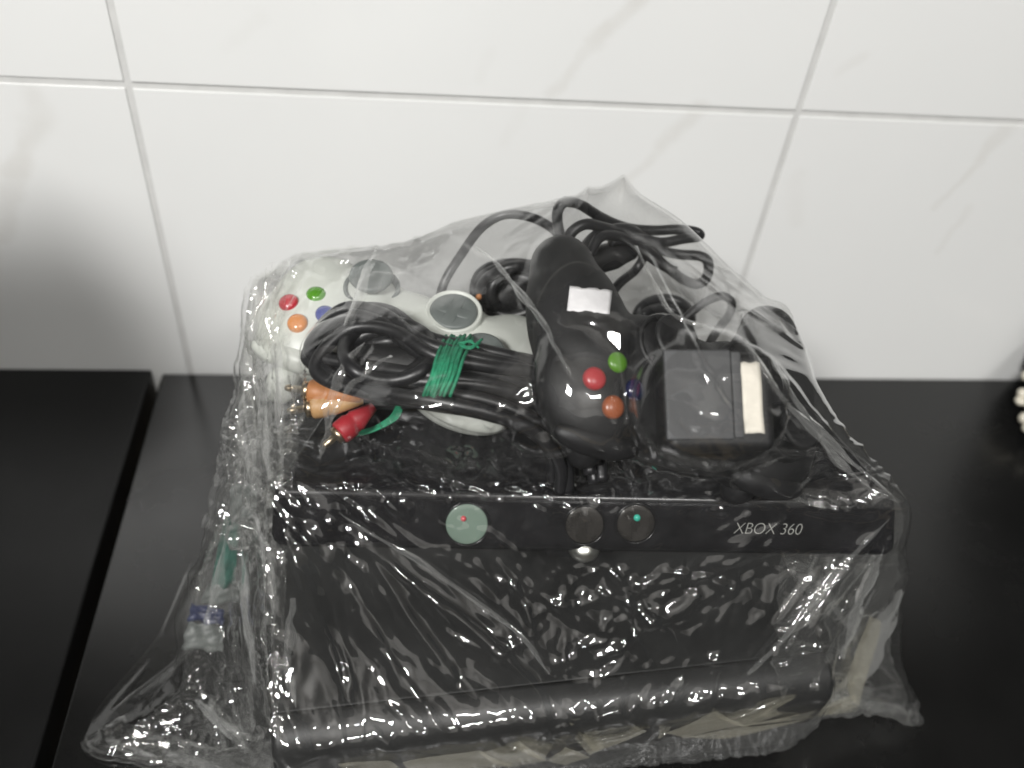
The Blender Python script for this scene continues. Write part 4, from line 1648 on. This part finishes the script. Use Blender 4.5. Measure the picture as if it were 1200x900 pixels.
layer('gathered_hem', 12.1, 13.5, 2.0, 13.9, .0012, 31, M_fold, .0022, (4, 14), (.9, 1.1))
layer('side_fold', 5.2, 12.8, 2.2, 4.3, -.0030, 37, M_fold, .0040, (5, 8), (1.3, .3))
layer('side_fold', 3.1, 8.4, 2.05, 3.7, .0008, 39, M_fold, .0026, (4, 9), (1.5, .2))
layer('corner_fold', 7.6, 13.3, 12.3, 13.9, -.0025, 41, M_fold, .0040, (9, 6), (1.2, .5))

from mathutils.kdtree import KDTree
kd = KDTree(len(FX))
fidx = np.argwhere(front)
pf = pxg[front]
step = 3
for k in range(0, len(pf), step):
    kd.insert((pf[k, 0], pf[k, 1], 0), k)
kd.balance()
Pf, Nf = P[front], Nrm[front]
RIBBONS = [([(318, 318), (304, 400), (308, 480), (318, 562)], 15), ([(342, 306), (322, 360), (329, 450), (331, 548)], 11), ([(301, 347), (291, 440), (300, 560)], 12),
           ([(286, 440), (284, 510), (300, 575)], 10), ([(441, 290), (424, 340), (405, 385)], 11), ([(428, 402), (398, 440), (386, 490), (375, 542)], 11),
           ([(460, 418), (425, 440), (405, 462), (385, 500)], 8),
           ([(344, 700), (337, 760), (344, 830)], 12), ([(1056, 690), (1028, 745), (1002, 795), (985, 832)], 26), ([(1035, 640), (1008, 700), (985, 770)], 14),
           ([(868, 398), (925, 478), (985, 542), (1030, 584)], 8), ([(905, 430), (960, 505), (1052, 588)], 5), ([(800, 790), (778, 830), (772, 866)], 15),
           ([(268, 612), (254, 690), (240, 740)], 12), ([(300, 600), (317, 670), (322, 730)], 11), ([(285, 640), (290, 720), (300, 800)], 9),
           ([(230, 820), (262, 850), (300, 885)], 12), ([(1040, 606), (985, 668), (930, 735), (850, 815)], 7), ([(395, 600), (487, 655), (600, 735), (650, 795)], 7),
           ([(600, 335), (640, 385), (668, 440)], 6), ([(745, 290), (785, 365), (845, 392)], 5), ([(560, 290), (600, 330), (640, 380)], 5)]
for k, (pts, w) in enumerate(RIBBONS):
    q = catmull([(p[0], p[1], 0) for p in pts], 12)[:, :2]
    n = len(q)
    tg = np.gradient(q, axis=0)
    tg /= np.linalg.norm(tg, axis=1)[:, None]
    sd = np.stack([-tg[:, 1], tg[:, 0]], 1)
    G = np.zeros((n, 6, 3))
    for j in range(n):
        env = math.sin(math.pi * min(.985, max(.015, j / (n - 1)))) ** .6
        for i in range(6):
            ww = w * env * (i / 5 - .5) * (1 + .25 * math.sin(j * .7 + k))
            pp = q[j] + sd[j] * (ww + 1.2 * math.sin(j * .45 + k))
            _, ii, _ = kd.find((pp[0], pp[1], 0))
            G[j, i] = Pf[ii] + Nf[ii] * (.0006 + .0010 * math.sin(math.pi * i / 5) * env + .0004 * rf.random())
    # smooth out the lookup steps
    for _ in range(2):
        G[1:-1] = (G[:-2] + 2 * G[1:-1] + G[2:]) / 4
    film_part('fold', G, M_ribbon)


def patch(quad, m, seed, lift=.0022, n=9):
    """an angular flap of gathered film lying on the sheet; quad in photo pixels"""
    q = np.array(quad, float)
    r = random.Random(seed)
    ph = r.uniform(0, 6)
    G = np.zeros((n, n, 3))
    for j in range(n):
        for i in range(n):
            a, b = i / (n - 1), j / (n - 1)
            pp = q[0] * (1 - a) * (1 - b) + q[1] * a * (1 - b) + q[2] * a * b + q[3] * (1 - a) * b
            ii = [t[1] for t in kd.find_n((pp[0], pp[1], 0), 14)]
            G[j, i] = np.median(Pf[ii], axis=0) + np.mean(Nf[ii], axis=0) * (lift + .0016 * abs(((a * 2.3 + b * 1.1 + ph) % 1) - .5) + .0008 * abs(((b * 3.1 - a * .9 + ph) % 1) - .5))
    for _ in range(3):
        G[1:-1] = (G[:-2] + 2 * G[1:-1] + G[2:]) / 4
        G[:, 1:-1] = (G[:, :-2] + 2 * G[:, 1:-1] + G[:, 2:]) / 4
    film_part('fold', G, m)


FLAPS = [[(470, 884), (560, 872), (600, 890), (480, 903)], [(560, 876), (606, 862), (640, 884), (590, 894)], [(600, 868), (650, 838), (664, 842), (634, 884)],
         [(655, 842), (690, 836), (706, 868), (690, 878)], [(664, 846), (735, 842), (752, 852), (694, 876)], [(738, 826), (768, 824), (756, 846), (742, 850)],
         [(780, 852), (836, 828), (870, 842), (800, 858)], [(836, 832), (930, 806), (1000, 796), (870, 846)], [(860, 846), (960, 822), (1002, 806), (1001, 828)],
         [(800, 858), (860, 846), (940, 838), (850, 860)], [(395, 888), (455, 882), (470, 894), (410, 900)], [(985, 790), (1014, 720), (1030, 725), (1002, 826)],
         [(770, 860), (776, 812), (796, 806), (784, 850)], [(640, 884), (664, 868), (690, 880), (660, 890)]]
for k, qd in enumerate(FLAPS):
    patch(qd, M_hem, 50 + k)
